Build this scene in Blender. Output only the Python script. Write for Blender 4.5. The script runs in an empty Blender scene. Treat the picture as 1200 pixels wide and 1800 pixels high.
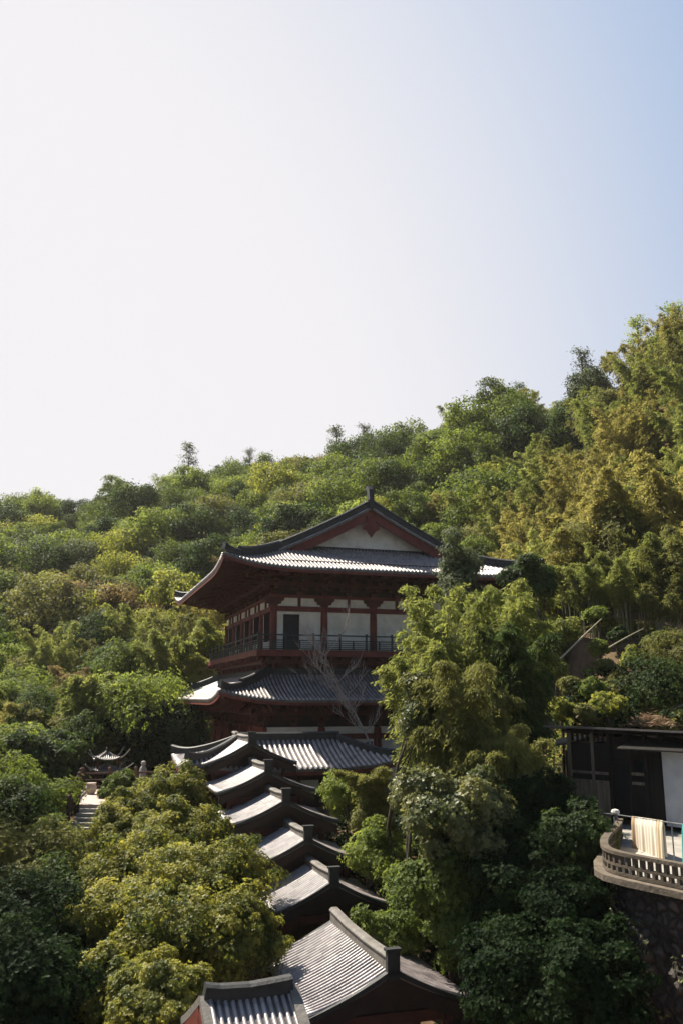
import bpy, math, random
import numpy as np
from mathutils import Vector, Matrix, noise as mnoise

# ------------------------------------------------------------------ scene, camera
SC = bpy.context.scene
COL = SC.collection
PITCH = math.radians(12.2)
F = 1500.0
CP, SP = math.cos(PITCH), math.sin(PITCH)

def P(px, py, Y):
    """world point seen at photo pixel (px,py) at forward distance Y (camera at the origin)"""
    a = (px - 600) / F
    b = (900 - py) / F
    k = Y / (CP - b * SP)
    return Vector((a * k, Y, (SP + b * CP) * k))

cam_d = bpy.data.cameras.new('camera')
cam = bpy.data.objects.new('camera', cam_d)
COL.objects.link(cam)
cam.location = (0, 0, 0)
cam.rotation_euler = (math.radians(90) + PITCH, 0, 0)
cam_d.sensor_fit = 'VERTICAL'
cam_d.sensor_height = 36
cam_d.lens = F / 1800 * 36
cam_d.clip_start = 0.1
cam_d.clip_end = 3000
SC.camera = cam

# ------------------------------------------------------------------ tags
def tag(o, label=None, cat=None, group=None, kind=None):
    if label: o['label'] = label
    if cat: o['category'] = cat
    if group: o['group'] = group
    if kind: o['kind'] = kind
    return o

def empty(name, loc=(0, 0, 0), rz=0.0, label=None, cat=None, group=None):
    o = bpy.data.objects.new(name, None)
    COL.objects.link(o)
    o.location = loc
    o.rotation_euler = (0, 0, rz)
    o.empty_display_size = 0.3
    return tag(o, label, cat, group)

def copy_tree(o, parent=None):
    c = o.copy()
    COL.objects.link(c)
    if parent is not None: c.parent = parent
    for ch in list(o.children): copy_tree(ch, c)
    return c

# ------------------------------------------------------------------ mesh builder
class MB:
    def __init__(self):
        self.v = []; self.f = []; self.uv = {}
        self.smooth = False
    def quad(self, a, b, c, d):
        n = len(self.v); self.v += [tuple(a), tuple(b), tuple(c), tuple(d)]
        self.f.append((n, n+1, n+2, n+3))
    def poly(self, pts):
        n = len(self.v); self.v += [tuple(p) for p in pts]
        self.f.append(tuple(range(n, n+len(pts))))
    def box(self, c, s, rz=0.0):
        c = Vector(c); hx, hy, hz = s[0]/2, s[1]/2, s[2]/2
        R = Matrix.Rotation(rz, 3, 'Z')
        n = len(self.v)
        for z in (-hz, hz):
            for x, y in ((-hx, -hy), (hx, -hy), (hx, hy), (-hx, hy)):
                self.v.append(tuple(c + R @ Vector((x, y, z))))
        self.f += [(n+3, n+2, n+1, n), (n+4, n+5, n+6, n+7), (n, n+1, n+5, n+4), (n+1, n+2, n+6, n+5),
                   (n+2, n+3, n+7, n+6), (n+3, n, n+4, n+7)]
    def span(self, x0, x1, y0, y1, z0, z1):
        self.box(((x0+x1)/2, (y0+y1)/2, (z0+z1)/2), (abs(x1-x0), abs(y1-y0), abs(z1-z0)))
    def beam(self, p0, p1, w, h):
        """rectangular bar from p0 to p1, w across, h high"""
        self.sweep([p0, p1], [(-w/2, -h/2), (w/2, -h/2), (w/2, h/2), (-w/2, h/2)])
    def sweep(self, pts, sec, closed=True, cap=True):
        pts = [Vector(p) for p in pts]
        n0 = len(self.v); m = len(sec)
        for i, p in enumerate(pts):
            t = (pts[min(i+1, len(pts)-1)] - pts[max(i-1, 0)])
            if t.length < 1e-9: t = Vector((0, 1, 0))
            t.normalize()
            up = Vector((0, 0, 1)) if abs(t.z) < 0.95 else Vector((0, 1, 0))
            r = t.cross(up).normalized(); u = r.cross(t).normalized()
            for a, b in sec: self.v.append(tuple(p + r*a + u*b))
        for i in range(len(pts)-1):
            for j in range(m if closed else m-1):
                a = n0 + i*m + j; b = n0 + i*m + (j+1) % m
                self.f.append((a, b, b+m, a+m))
        if cap:
            self.f.append(tuple(n0 + j for j in range(m))[::-1])
            k = n0 + (len(pts)-1)*m
            self.f.append(tuple(k + j for j in range(m)))
    def tube(self, pts, r, n=6):
        pts = [Vector(p) for p in pts]
        rs = r if isinstance(r, (list, tuple)) else [r]*len(pts)
        n0 = len(self.v)
        for i, p in enumerate(pts):
            t = (pts[min(i+1, len(pts)-1)] - pts[max(i-1, 0)])
            if t.length < 1e-9: t = Vector((0, 0, 1))
            t.normalize()
            up = Vector((0, 0, 1)) if abs(t.z) < 0.9 else Vector((0, 1, 0))
            rr = t.cross(up).normalized(); uu = rr.cross(t).normalized()
            for k in range(n):
                a = 2*math.pi*k/n
                self.v.append(tuple(p + (rr*math.cos(a) + uu*math.sin(a))*rs[i]))
        for i in range(len(pts)-1):
            for k in range(n):
                a = n0 + i*n + k; b = n0 + i*n + (k+1) % n
                self.f.append((a, b, b+n, a+n))
        self.f.append(tuple(n0 + k for k in range(n))[::-1])
        e = n0 + (len(pts)-1)*n
        self.f.append(tuple(e + k for k in range(n)))
    def lathe(self, c, prof, n=10):
        n0 = len(self.v); c = Vector(c)
        for r, z in prof:
            for k in range(n):
                a = 2*math.pi*k/n
                self.v.append((c.x + r*math.cos(a), c.y + r*math.sin(a), c.z + z))
        for i in range(len(prof)-1):
            for k in range(n):
                a = n0+i*n+k; b = n0+i*n+(k+1) % n
                self.f.append((a, b, b+n, a+n))
        self.f.append(tuple(n0+k for k in range(n))[::-1])
        e = n0+(len(prof)-1)*n
        self.f.append(tuple(e+k for k in range(n)))
    def prism(self, pts, off):
        """closed outline pts pushed by the vector off"""
        off = Vector(off); n = len(self.v); m = len(pts)
        self.v += [tuple(p) for p in pts] + [tuple(Vector(p)+off) for p in pts]
        self.f.append(tuple(range(n, n+m))[::-1]); self.f.append(tuple(range(n+m, n+2*m)))
        for i in range(m):
            j = (i+1) % m
            self.f.append((n+i, n+j, n+m+j, n+m+i))
    def build(self, name, mat, parent=None, smooth=False, uv=None):
        me = bpy.data.meshes.new(name)
        me.from_pydata(self.v, [], self.f)
        if uv is not None:
            lay = me.uv_layers.new(name='metres')
            vi = np.empty(len(me.loops), dtype=np.int32); me.loops.foreach_get('vertex_index', vi)
            arr = np.array(uv, dtype=np.float32)[vi]
            lay.data.foreach_set('uv', arr.ravel())
        if smooth: me.polygons.foreach_set('use_smooth', [True]*len(me.polygons))
        me.materials.append(mat)
        me.update()
        o = bpy.data.objects.new(name, me)
        COL.objects.link(o)
        if parent is not None: o.parent = parent
        return o

# ------------------------------------------------------------------ materials
def mat_new(name):
    m = bpy.data.materials.new(name); m.use_nodes = True
    nt = m.node_tree; nt.nodes.clear()
    out = nt.nodes.new('ShaderNodeOutputMaterial')
    return m, nt, out

def N(nt, t, **kw):
    n = nt.nodes.new(t)
    for k, v in kw.items():
        if hasattr(n, k): setattr(n, k, v)
        else: n.inputs[k].default_value = v
    return n

def surf(name, c1, c2, scale=2.0, rough=0.8, spec=0.3, bump=0.0, bscale=None, metallic=0.0, c3=None, s3=0.4, stretch=None):
    """a mottled surface: two colours mixed by noise, a third in large stains, noise bump"""
    m, nt, out = mat_new(name); L = nt.links.new
    b = N(nt, 'ShaderNodeBsdfPrincipled'); b.inputs['Roughness'].default_value = rough
    b.inputs['Specular IOR Level'].default_value = spec; b.inputs['Metallic'].default_value = metallic
    tc = N(nt, 'ShaderNodeTexCoord'); mp = N(nt, 'ShaderNodeMapping')
    L(tc.outputs['Object'], mp.inputs['Vector'])
    if stretch: mp.inputs['Scale'].default_value = stretch
    nz = N(nt, 'ShaderNodeTexNoise'); nz.inputs['Scale'].default_value = scale; nz.inputs['Detail'].default_value = 6
    nz.inputs['Roughness'].default_value = 0.65
    L(mp.outputs[0], nz.inputs['Vector'])
    rp = N(nt, 'ShaderNodeValToRGB'); rp.color_ramp.elements[0].position = 0.33; rp.color_ramp.elements[1].position = 0.67
    rp.color_ramp.elements[0].color = (*c1, 1); rp.color_ramp.elements[1].color = (*c2, 1)
    L(nz.outputs['Fac'], rp.inputs[0]); col = rp.outputs[0]
    if c3:
        n3 = N(nt, 'ShaderNodeTexNoise'); n3.inputs['Scale'].default_value = s3; n3.inputs['Detail'].default_value = 8
        n3.inputs['Roughness'].default_value = 0.7
        L(tc.outputs['Object'], n3.inputs['Vector'])
        r3 = N(nt, 'ShaderNodeValToRGB'); r3.color_ramp.elements[0].position = 0.5; r3.color_ramp.elements[1].position = 0.68
        L(n3.outputs['Fac'], r3.inputs[0])
        mx = N(nt, 'ShaderNodeMix', data_type='RGBA'); L(r3.outputs[0], mx.inputs['Factor'])
        L(col, mx.inputs['A']); mx.inputs['B'].default_value = (*c3, 1); col = mx.outputs['Result']
    L(col, b.inputs['Base Color'])
    if bump:
        nb = N(nt, 'ShaderNodeTexNoise'); nb.inputs['Scale'].default_value = bscale or scale*3; nb.inputs['Detail'].default_value = 8
        L(mp.outputs[0], nb.inputs['Vector'])
        bp = N(nt, 'ShaderNodeBump'); bp.inputs['Strength'].default_value = bump; bp.inputs['Distance'].default_value = 0.05
        L(nb.outputs['Fac'], bp.inputs['Height']); L(bp.outputs[0], b.inputs['Normal'])
    L(b.outputs[0], out.inputs[0])
    return m

def tile_mat(name, c1, c2, rough=0.42, spec=0.5, course=0.28):
    """fired roof tile: uv is in metres (along eave, up slope); courses as bump and tile-to-tile tint"""
    m, nt, out = mat_new(name); L = nt.links.new
    b = N(nt, 'ShaderNodeBsdfPrincipled'); b.inputs['Roughness'].default_value = rough
    b.inputs['Specular IOR Level'].default_value = spec
    uv = N(nt, 'ShaderNodeUVMap', uv_map='metres')
    sp = N(nt, 'ShaderNodeSeparateXYZ'); L(uv.outputs[0], sp.inputs[0])
    dv = N(nt, 'ShaderNodeMath', operation='DIVIDE'); L(sp.outputs['Y'], dv.inputs[0]); dv.inputs[1].default_value = course
    fr = N(nt, 'ShaderNodeMath', operation='FRACT'); L(dv.outputs[0], fr.inputs[0])
    fl = N(nt, 'ShaderNodeMath', operation='FLOOR'); L(dv.outputs[0], fl.inputs[0])
    fx = N(nt, 'ShaderNodeMath', operation='MULTIPLY'); L(sp.outputs['X'], fx.inputs[0]); fx.inputs[1].default_value = 4.0
    fx2 = N(nt, 'ShaderNodeMath', operation='FLOOR'); L(fx.outputs[0], fx2.inputs[0])
    cb = N(nt, 'ShaderNodeCombineXYZ'); L(fx2.outputs[0], cb.inputs[0]); L(fl.outputs[0], cb.inputs[1])
    wn = N(nt, 'ShaderNodeTexWhiteNoise', noise_dimensions='3D'); L(cb.outputs[0], wn.inputs['Vector'])
    tc = N(nt, 'ShaderNodeTexCoord')
    nz = N(nt, 'ShaderNodeTexNoise'); nz.inputs['Scale'].default_value = 0.9; nz.inputs['Detail'].default_value = 8
    nz.inputs['Roughness'].default_value = 0.7
    L(tc.outputs['Object'], nz.inputs['Vector'])
    ad = N(nt, 'ShaderNodeMath', operation='MULTIPLY_ADD'); L(wn.outputs['Value'], ad.inputs[0]); ad.inputs[1].default_value = 0.45
    L(nz.outputs['Fac'], ad.inputs[2])
    rp = N(nt, 'ShaderNodeValToRGB'); rp.color_ramp.elements[0].position = 0.45; rp.color_ramp.elements[1].position = 0.95
    rp.color_ramp.elements[0].color = (*c1, 1); rp.color_ramp.elements[1].color = (*c2, 1)
    L(ad.outputs[0], rp.inputs[0]); L(rp.outputs[0], b.inputs['Base Color'])
    n2 = N(nt, 'ShaderNodeTexNoise'); n2.inputs['Scale'].default_value = 14; n2.inputs['Detail'].default_value = 3
    L(tc.outputs['Object'], n2.inputs['Vector'])
    h = N(nt, 'ShaderNodeMath', operation='MULTIPLY_ADD'); L(n2.outputs['Fac'], h.inputs[0]); h.inputs[1].default_value = 0.5
    L(fr.outputs[0], h.inputs[2])
    bp = N(nt, 'ShaderNodeBump'); bp.inputs['Strength'].default_value = 0.6; bp.inputs['Distance'].default_value = 0.03
    bp.invert = True
    L(h.outputs[0], bp.inputs['Height']); L(bp.outputs[0], b.inputs['Normal'])
    L(b.outputs[0], out.inputs[0])
    return m

def leaf_mat(name, col, col2, trans=0.42, rough=0.6, spec=0.15, jitter=0.35, tcol=None):
    """leaves: colour runs between two by a per-leaf tint stored on the mesh and a per-plant random"""
    m, nt, out = mat_new(name); L = nt.links.new
    at = N(nt, 'ShaderNodeAttribute', attribute_name='tint')
    oi = N(nt, 'ShaderNodeObjectInfo')
    mr = N(nt, 'ShaderNodeMath', operation='MULTIPLY_ADD'); L(oi.outputs['Random'], mr.inputs[0]); mr.inputs[1].default_value = jitter
    L(at.outputs['Fac'], mr.inputs[2])
    sb = N(nt, 'ShaderNodeMath', operation='SUBTRACT', use_clamp=True); L(mr.outputs[0], sb.inputs[0]); sb.inputs[1].default_value = jitter/2
    mx = N(nt, 'ShaderNodeMix', data_type='RGBA'); L(sb.outputs[0], mx.inputs['Factor'])
    mx.inputs['A'].default_value = (*col, 1); mx.inputs['B'].default_value = (*col2, 1)
    b = N(nt, 'ShaderNodeBsdfPrincipled'); b.inputs['Roughness'].default_value = rough
    b.inputs['Specular IOR Level'].default_value = spec
    L(mx.outputs['Result'], b.inputs['Base Color'])
    t = N(nt, 'ShaderNodeBsdfTranslucent')
    hs = N(nt, 'ShaderNodeHueSaturation'); hs.inputs['Saturation'].default_value = 1.1; hs.inputs['Value'].default_value = 1.7
    hs.inputs['Hue'].default_value = 0.494
    L(mx.outputs['Result'], hs.inputs['Color']); L(hs.outputs[0], t.inputs['Color'])
    ms = N(nt, 'ShaderNodeMixShader'); ms.inputs[0].default_value = trans
    L(b.outputs[0], ms.inputs[1]); L(t.outputs[0], ms.inputs[2]); L(ms.outputs[0], out.inputs[0])
    return m

M = {}
M['tile'] = tile_mat('grey roof tile', (0.036, 0.034, 0.034), (0.110, 0.098, 0.096), rough=0.40, spec=0.7)
M['tile_rib'] = tile_mat('grey rib tile', (0.17, 0.148, 0.144), (0.40, 0.345, 0.335), rough=0.40, spec=1.0)
M['tile_dark'] = tile_mat('weathered dark tile', (0.03, 0.032, 0.035), (0.09, 0.085, 0.088))
M['ridge'] = surf('ridge tile', (0.014, 0.016, 0.018), (0.036, 0.035, 0.035), 3, 0.6, 0.4, 0.4, 9)
M['ridge_pale'] = surf('pale ridge tile', (0.12, 0.11, 0.10), (0.21, 0.19, 0.17), 3, 0.7, 0.3, 0.4, 9)
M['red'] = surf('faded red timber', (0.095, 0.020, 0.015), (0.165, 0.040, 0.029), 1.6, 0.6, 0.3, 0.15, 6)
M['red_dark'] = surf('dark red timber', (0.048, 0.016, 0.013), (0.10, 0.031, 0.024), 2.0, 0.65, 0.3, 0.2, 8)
M['brown'] = surf('brown black timber', (0.022, 0.014, 0.012), (0.045, 0.028, 0.022), 2.0, 0.7, 0.25, 0.2, 8)
M['white'] = surf('lime washed wall', (0.62, 0.58, 0.52), (0.78, 0.74, 0.67), 1.4, 0.9, 0.1, 0.1, 12, c3=(0.50, 0.46, 0.40), s3=0.6)
M['rail'] = surf('black green painted rail', (0.012, 0.016, 0.018), (0.022, 0.028, 0.03), 4, 0.5, 0.4)
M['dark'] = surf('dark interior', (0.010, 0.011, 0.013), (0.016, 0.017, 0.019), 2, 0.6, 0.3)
M['stone'] = surf('pale stone', (0.27, 0.25, 0.22), (0.42, 0.39, 0.35), 2.2, 0.85, 0.2, 0.3, 12, c3=(0.2, 0.19, 0.16), s3=0.7)
M['paving'] = surf('pinkish paving', (0.42, 0.33, 0.29), (0.55, 0.45, 0.40), 1.5, 0.85, 0.2, 0.1, 10)
M['wood_old'] = surf('old black planks', (0.008, 0.008, 0.008), (0.022, 0.019, 0.017), 1.2, 0.8, 0.2, 0.5, 6, stretch=(6, 6, 0.5))
M['wood_grey'] = surf('weathered grey wood', (0.09, 0.078, 0.062), (0.22, 0.19, 0.15), 1.4, 0.85, 0.2, 0.4, 8, stretch=(5, 5, 0.6))
M['wood_rail'] = surf('brown rail timber', (0.06, 0.035, 0.028), (0.11, 0.07, 0.05), 2, 0.8, 0.2, 0.3, 9)
M['tin'] = surf('weathered sheet roof', (0.10, 0.09, 0.085), (0.20, 0.18, 0.165), 1.1, 0.55, 0.4, 0.2, 6, c3=(0.09, 0.055, 0.04), s3=0.8)
M['bark'] = surf('brown bark', (0.05, 0.04, 0.03), (0.11, 0.09, 0.07), 5, 0.9, 0.1, 0.5, 14, stretch=(1, 1, 0.3))
M['bark_pale'] = surf('pale dead wood', (0.26, 0.21, 0.19), (0.42, 0.36, 0.33), 6, 0.9, 0.1, 0.3, 18)
M['culm'] = surf('green bamboo stem', (0.14, 0.145, 0.07), (0.26, 0.25, 0.14), 3, 0.5, 0.3)
M['culm_dead'] = surf('dry bamboo pole', (0.36, 0.30, 0.20), (0.50, 0.44, 0.32), 2.0, 0.6, 0.3)
M['steel'] = surf('dull pipe', (0.07, 0.08, 0.085), (0.14, 0.15, 0.155), 4, 0.45, 0.5)
M['block'] = surf('pierced concrete block', (0.085, 0.068, 0.052), (0.16, 0.13, 0.10), 3, 0.9, 0.15, 0.4, 14, c3=(0.065, 0.055, 0.042), s3=1.5)
M['wall_blue'] = surf('bluish grey render', (0.36, 0.37, 0.40), (0.46, 0.47, 0.49), 2, 0.9, 0.1, 0.2, 20)
M['litter'] = surf('leaf litter soil', (0.10, 0.062, 0.040), (0.20, 0.13, 0.085), 0.8, 0.95, 0.05, 0.8, 2.5, c3=(0.055, 0.065, 0.025), s3=0.12)

def rubble_mat():
    m, nt, out = mat_new('rubble stone wall'); L = nt.links.new
    b = N(nt, 'ShaderNodeBsdfPrincipled'); b.inputs['Roughness'].default_value = 0.9
    tc = N(nt, 'ShaderNodeTexCoord')
    nz = N(nt, 'ShaderNodeTexNoise'); nz.inputs['Scale'].default_value = 1.3; nz.inputs['Detail'].default_value = 4
    L(tc.outputs['Object'], nz.inputs['Vector'])
    mv = N(nt, 'ShaderNodeMix', data_type='VECTOR'); mv.inputs['Factor'].default_value = 0.3
    L(tc.outputs['Object'], mv.inputs['A']); L(nz.outputs['Color'], mv.inputs['B'])
    v = N(nt, 'ShaderNodeTexVoronoi', feature='DISTANCE_TO_EDGE'); v.inputs['Scale'].default_value = 5.2
    v2 = N(nt, 'ShaderNodeTexVoronoi', feature='F1'); v2.inputs['Scale'].default_value = 5.2
    L(mv.outputs['Result'], v.inputs['Vector']); L(mv.outputs['Result'], v2.inputs['Vector'])
    sp = N(nt, 'ShaderNodeSeparateColor'); L(v2.outputs['Color'], sp.inputs[0])
    r2 = N(nt, 'ShaderNodeValToRGB'); r2.color_ramp.elements[0].color = (0.035, 0.030, 0.025, 1); r2.color_ramp.elements[1].color = (0.12, 0.098, 0.085, 1)
    L(sp.outputs[0], r2.inputs[0])
    re = N(nt, 'ShaderNodeValToRGB'); re.color_ramp.elements[0].position = 0.0; re.color_ramp.elements[1].position = 0.3
    L(v.outputs['Distance'], re.inputs[0])
    mx = N(nt, 'ShaderNodeMix', data_type='RGBA'); L(re.outputs[0], mx.inputs['Factor'])
    mx.inputs['A'].default_value = (0.025, 0.022, 0.018, 1); L(r2.outputs[0], mx.inputs['B'])
    L(mx.outputs['Result'], b.inputs['Base Color'])
    bp = N(nt, 'ShaderNodeBump'); bp.inputs['Strength'].default_value = 1.0; bp.inputs['Distance'].default_value = 0.12
    L(re.outputs[0], bp.inputs['Height']); L(bp.outputs[0], b.inputs['Normal'])
    L(b.outputs[0], out.inputs[0])
    return m
M['rubble'] = rubble_mat()
M['old_concrete'] = surf('stained concrete', (0.10, 0.082, 0.064), (0.20, 0.165, 0.13), 2.5, 0.9, 0.15, 0.4, 10, c3=(0.09, 0.08, 0.055), s3=0.9)

def blanket_mat():
    m, nt, out = mat_new('striped cream blanket'); L = nt.links.new
    b = N(nt, 'ShaderNodeBsdfPrincipled'); b.inputs['Roughness'].default_value = 0.9
    uv = N(nt, 'ShaderNodeUVMap', uv_map='metres'); sp = N(nt, 'ShaderNodeSeparateXYZ'); L(uv.outputs[0], sp.inputs[0])
    rp = N(nt, 'ShaderNodeValToRGB'); cr = rp.color_ramp
    cr.interpolation = 'CONSTANT'
    stops = [(0.0, (0.34, 0.20, 0.15)), (0.04, (0.45, 0.34, 0.18)), (0.07, (0.40, 0.26, 0.19)), (0.12, (0.62, 0.53, 0.38)), (0.16, (0.70, 0.62, 0.50)), (0.80, (0.38, 0.28, 0.19)), (0.84, (0.58, 0.47, 0.28)), (0.88, (0.42, 0.31, 0.18)), (0.93, (0.64, 0.56, 0.43))]
    cr.elements[0].position = 0; cr.elements[0].color = (*stops[0][1], 1)
    cr.elements[1].position = stops[1][0]; cr.elements[1].color = (*stops[1][1], 1)
    for p, c in stops[2:]:
        e = cr.elements.new(p); e.color = (*c, 1)
    L(sp.outputs['X'], rp.inputs[0]); L(rp.outputs[0], b.inputs['Base Color']); L(b.outputs[0], out.inputs[0])
    return m
M['blanket'] = blanket_mat()
M['teal'] = surf('teal cloth', (0.05, 0.28, 0.26), (0.08, 0.36, 0.33), 5, 0.9, 0.1)

LM = {
 'deep':   leaf_mat('deep green leaves', (0.024, 0.044, 0.014), (0.085, 0.122, 0.032)),
 'mid':    leaf_mat('mid green leaves', (0.058, 0.088, 0.020), (0.170, 0.212, 0.048)),
 'fresh':  leaf_mat('fresh green leaves', (0.096, 0.134, 0.028), (0.240, 0.280, 0.068), trans=0.5),
 'lime':   leaf_mat('yellow green leaves', (0.165, 0.185, 0.035), (0.320, 0.325, 0.080), trans=0.5),
 'olive':  leaf_mat('olive leaves', (0.098, 0.106, 0.030), (0.215, 0.215, 0.068)),
 'gold':   leaf_mat('golden bamboo leaves', (0.150, 0.146, 0.040), (0.315, 0.285, 0.092), trans=0.5),
 'rust':   leaf_mat('rusty brown leaves', (0.150, 0.115, 0.048), (0.270, 0.210, 0.088)),
 'grey':   leaf_mat('grey green leaves', (0.055, 0.074, 0.034), (0.140, 0.165, 0.082), trans=0.3),
 'front':  leaf_mat('olive yellow leaves', (0.066, 0.090, 0.020), (0.345, 0.325, 0.072), trans=0.48, rough=0.5, spec=0.25, jitter=0.15),
 'shade':  leaf_mat('shade darkened leaves', (0.007, 0.017, 0.006), (0.024, 0.042, 0.013), trans=0.25, rough=0.6, spec=0.05),  # near-black: the shade of the low ground is put into the leaf colour
 'bam':    leaf_mat('bamboo green leaves', (0.105, 0.132, 0.032), (0.260, 0.275, 0.084), trans=0.5),
 'ivy':    leaf_mat('ivy leaves', (0.055, 0.076, 0.024), (0.230, 0.225, 0.085), trans=0.35, rough=0.45, spec=0.3),
}

def unit(a): return a/np.maximum(np.linalg.norm(a, axis=1, keepdims=True), 1e-9)

def leaf_object(name, c, d, n, L, W, tint, mat, parent=None):
    """one mesh of diamond leaves: centre, long axis, facing, length, width, tint"""
    Nn = len(c)
    d = unit(d); s = unit(np.cross(d, n))
    L = np.broadcast_to(L, (Nn,))[:, None]; W = np.broadcast_to(W, (Nn,))[:, None]
    nn = np.cross(s, d)
    v = np.empty((Nn, 4, 3), dtype=np.float32)
    v[:, 0] = c - d*L*0.5; v[:, 1] = c + s*W*0.5 - nn*W*0.12; v[:, 2] = c + d*L*0.5; v[:, 3] = c - s*W*0.5 - nn*W*0.12
    me = bpy.data.meshes.new(name)
    me.vertices.add(Nn*4); me.vertices.foreach_set('co', v.ravel())
    me.loops.add(Nn*4); me.loops.foreach_set('vertex_index', np.arange(Nn*4, dtype=np.int32))
    me.polygons.add(Nn); me.polygons.foreach_set('loop_start', np.arange(0, Nn*4, 4, dtype=np.int32))
    try: me.polygons.foreach_set('loop_total', np.full(Nn, 4, dtype=np.int32))
    except Exception: pass
    at = me.attributes.new('tint', 'FLOAT', 'FACE'); at.data.foreach_set('value', np.clip(tint, 0, 1).astype(np.float32))
    me.update(calc_edges=True)
    me.materials.append(mat)
    o = bpy.data.objects.new(name, me); COL.objects.link(o)
    if parent is not None: o.parent = parent
    return o


# ------------------------------------------------------------------ terrain
COLS = {
 -0.65: [(-40, -15), (0, -15), (30, -15), (55, -13), (75, -9), (100, -2), (150, 16), (195, 32.5), (230, 37), (330, 22)],
 -0.40: [(-40, -14), (0, -14), (25, -14), (40, -13.5), (55, -12), (75, -8), (100, -0.5), (150, 17), (190, 33.5), (220, 36), (330, 22)],
 -0.20: [(-40, -13), (0, -13), (20, -12.5), (30, -11.5), (42, -9), (50, -6.5), (62, -6), (80, -5.8), (100, 0), (150, 24), (182, 40.5), (210, 42.5), (330, 26)],
 0.00:  [(-40, -13), (0, -13), (20, -12), (27, -11), (34, -10), (42, -7.2), (48, -5.8), (82, -5.6), (95, -1), (130, 22), (166, 42.5), (200, 45), (330, 28)],
 0.20:  [(-40, -13), (0, -13), (20, -12), (30, -11), (40, -8), (55, -4.5), (75, 1), (100, 15), (140, 42), (170, 46), (330, 28)],
 0.27:  [(-40, -13), (0, -13), (24.5, -13), (33, -7), (38, -5), (41, -2.8), (43.5, -1.5), (50, 0.6), (56, 3.2), (75, 7), (103, 24), (136, 43), (170, 46), (330, 28)],
 0.40:  [(-40, -13), (0, -13), (24.5, -13), (33, -5.2), (38, -4.8), (41, -2.4), (43.5, -1.4), (50, 0.7), (56, 3.5), (75, 12.5), (105, 42), (130, 46), (330, 28)],
 0.65:  [(-40, -13), (0, -13), (24.5, -13), (33, -5), (40, -3), (55, 5), (75, 20), (100, 46), (130, 52), (330, 30)],
}
AK = sorted(COLS)
TH = math.radians(17.2)           # the temple axis is turned this much from the view axis
CT, ST = math.cos(TH), math.sin(TH)
H0 = P(480, 1142, 57.6); H0.z = 0  # hall corner column in plan
def hall_uv(x, y):
    dx, dy = x - H0.x, y - H0.y
    return dx*CT + dy*ST, -dx*ST + dy*CT
def sstep(x): x = min(1, max(0, x)); return x*x*(3-2*x)
def ground(x, y):
    a = x / max(y, 18.0)
    a = min(AK[-1], max(AK[0], a))
    i = 0
    while i < len(AK)-2 and a > AK[i+1]: i += 1
    t = (a - AK[i]) / (AK[i+1] - AK[i])
    def col(k):
        c = COLS[k]
        if y <= c[0][0]: return c[0][1]
        for (y0, z0), (y1, z1) in zip(c, c[1:]):
            if y <= y1: return z0 + (z1-z0)*(y-y0)/(y1-y0)
        return c[-1][1]
    z = col(AK[i])*(1-t) + col(AK[i+1])*t
    u, v = hall_uv(x, y)
    d = max(-6-u, u-14, -6-v, v-22, 0)
    w = sstep(1 - d/6.0)
    z = z*(1-w) + (-5.7)*w
    if y > 40: z += (mnoise.noise(Vector((x*0.06, y*0.06, 0)))*1.6 + mnoise.noise(Vector((x*0.2, y*0.2, 3)))*0.5)*min(1, (y-40)/20)*(1-w)
    else: z += mnoise.noise(Vector((x*0.25, y*0.25, 3)))*0.2
    return z

def build_terrain():
    xs = np.concatenate([np.linspace(-330, -100, 24), np.arange(-98, 99, 2.0), np.linspace(100, 330, 24)])
    ys = np.concatenate([np.arange(-40, 200, 2.0), np.linspace(200, 330, 20)])
    mb = MB(); nx = len(xs)
    for y in ys:
        for x in xs: mb.v.append((float(x), float(y), ground(float(x), float(y))))
    for j in range(len(ys)-1):
        for i in range(nx-1):
            a = j*nx+i; mb.f.append((a, a+1, a+nx+1, a+nx))
    tag(mb.build('hillside', M['litter'], smooth=True), kind='structure')
    g = MB(); g.quad((-420, -50, -16.5), (420, -50, -16.5), (420, 420, -16.5), (-420, 420, -16.5))
    tag(g.build('ground', M['litter']), kind='structure')
build_terrain()

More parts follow.
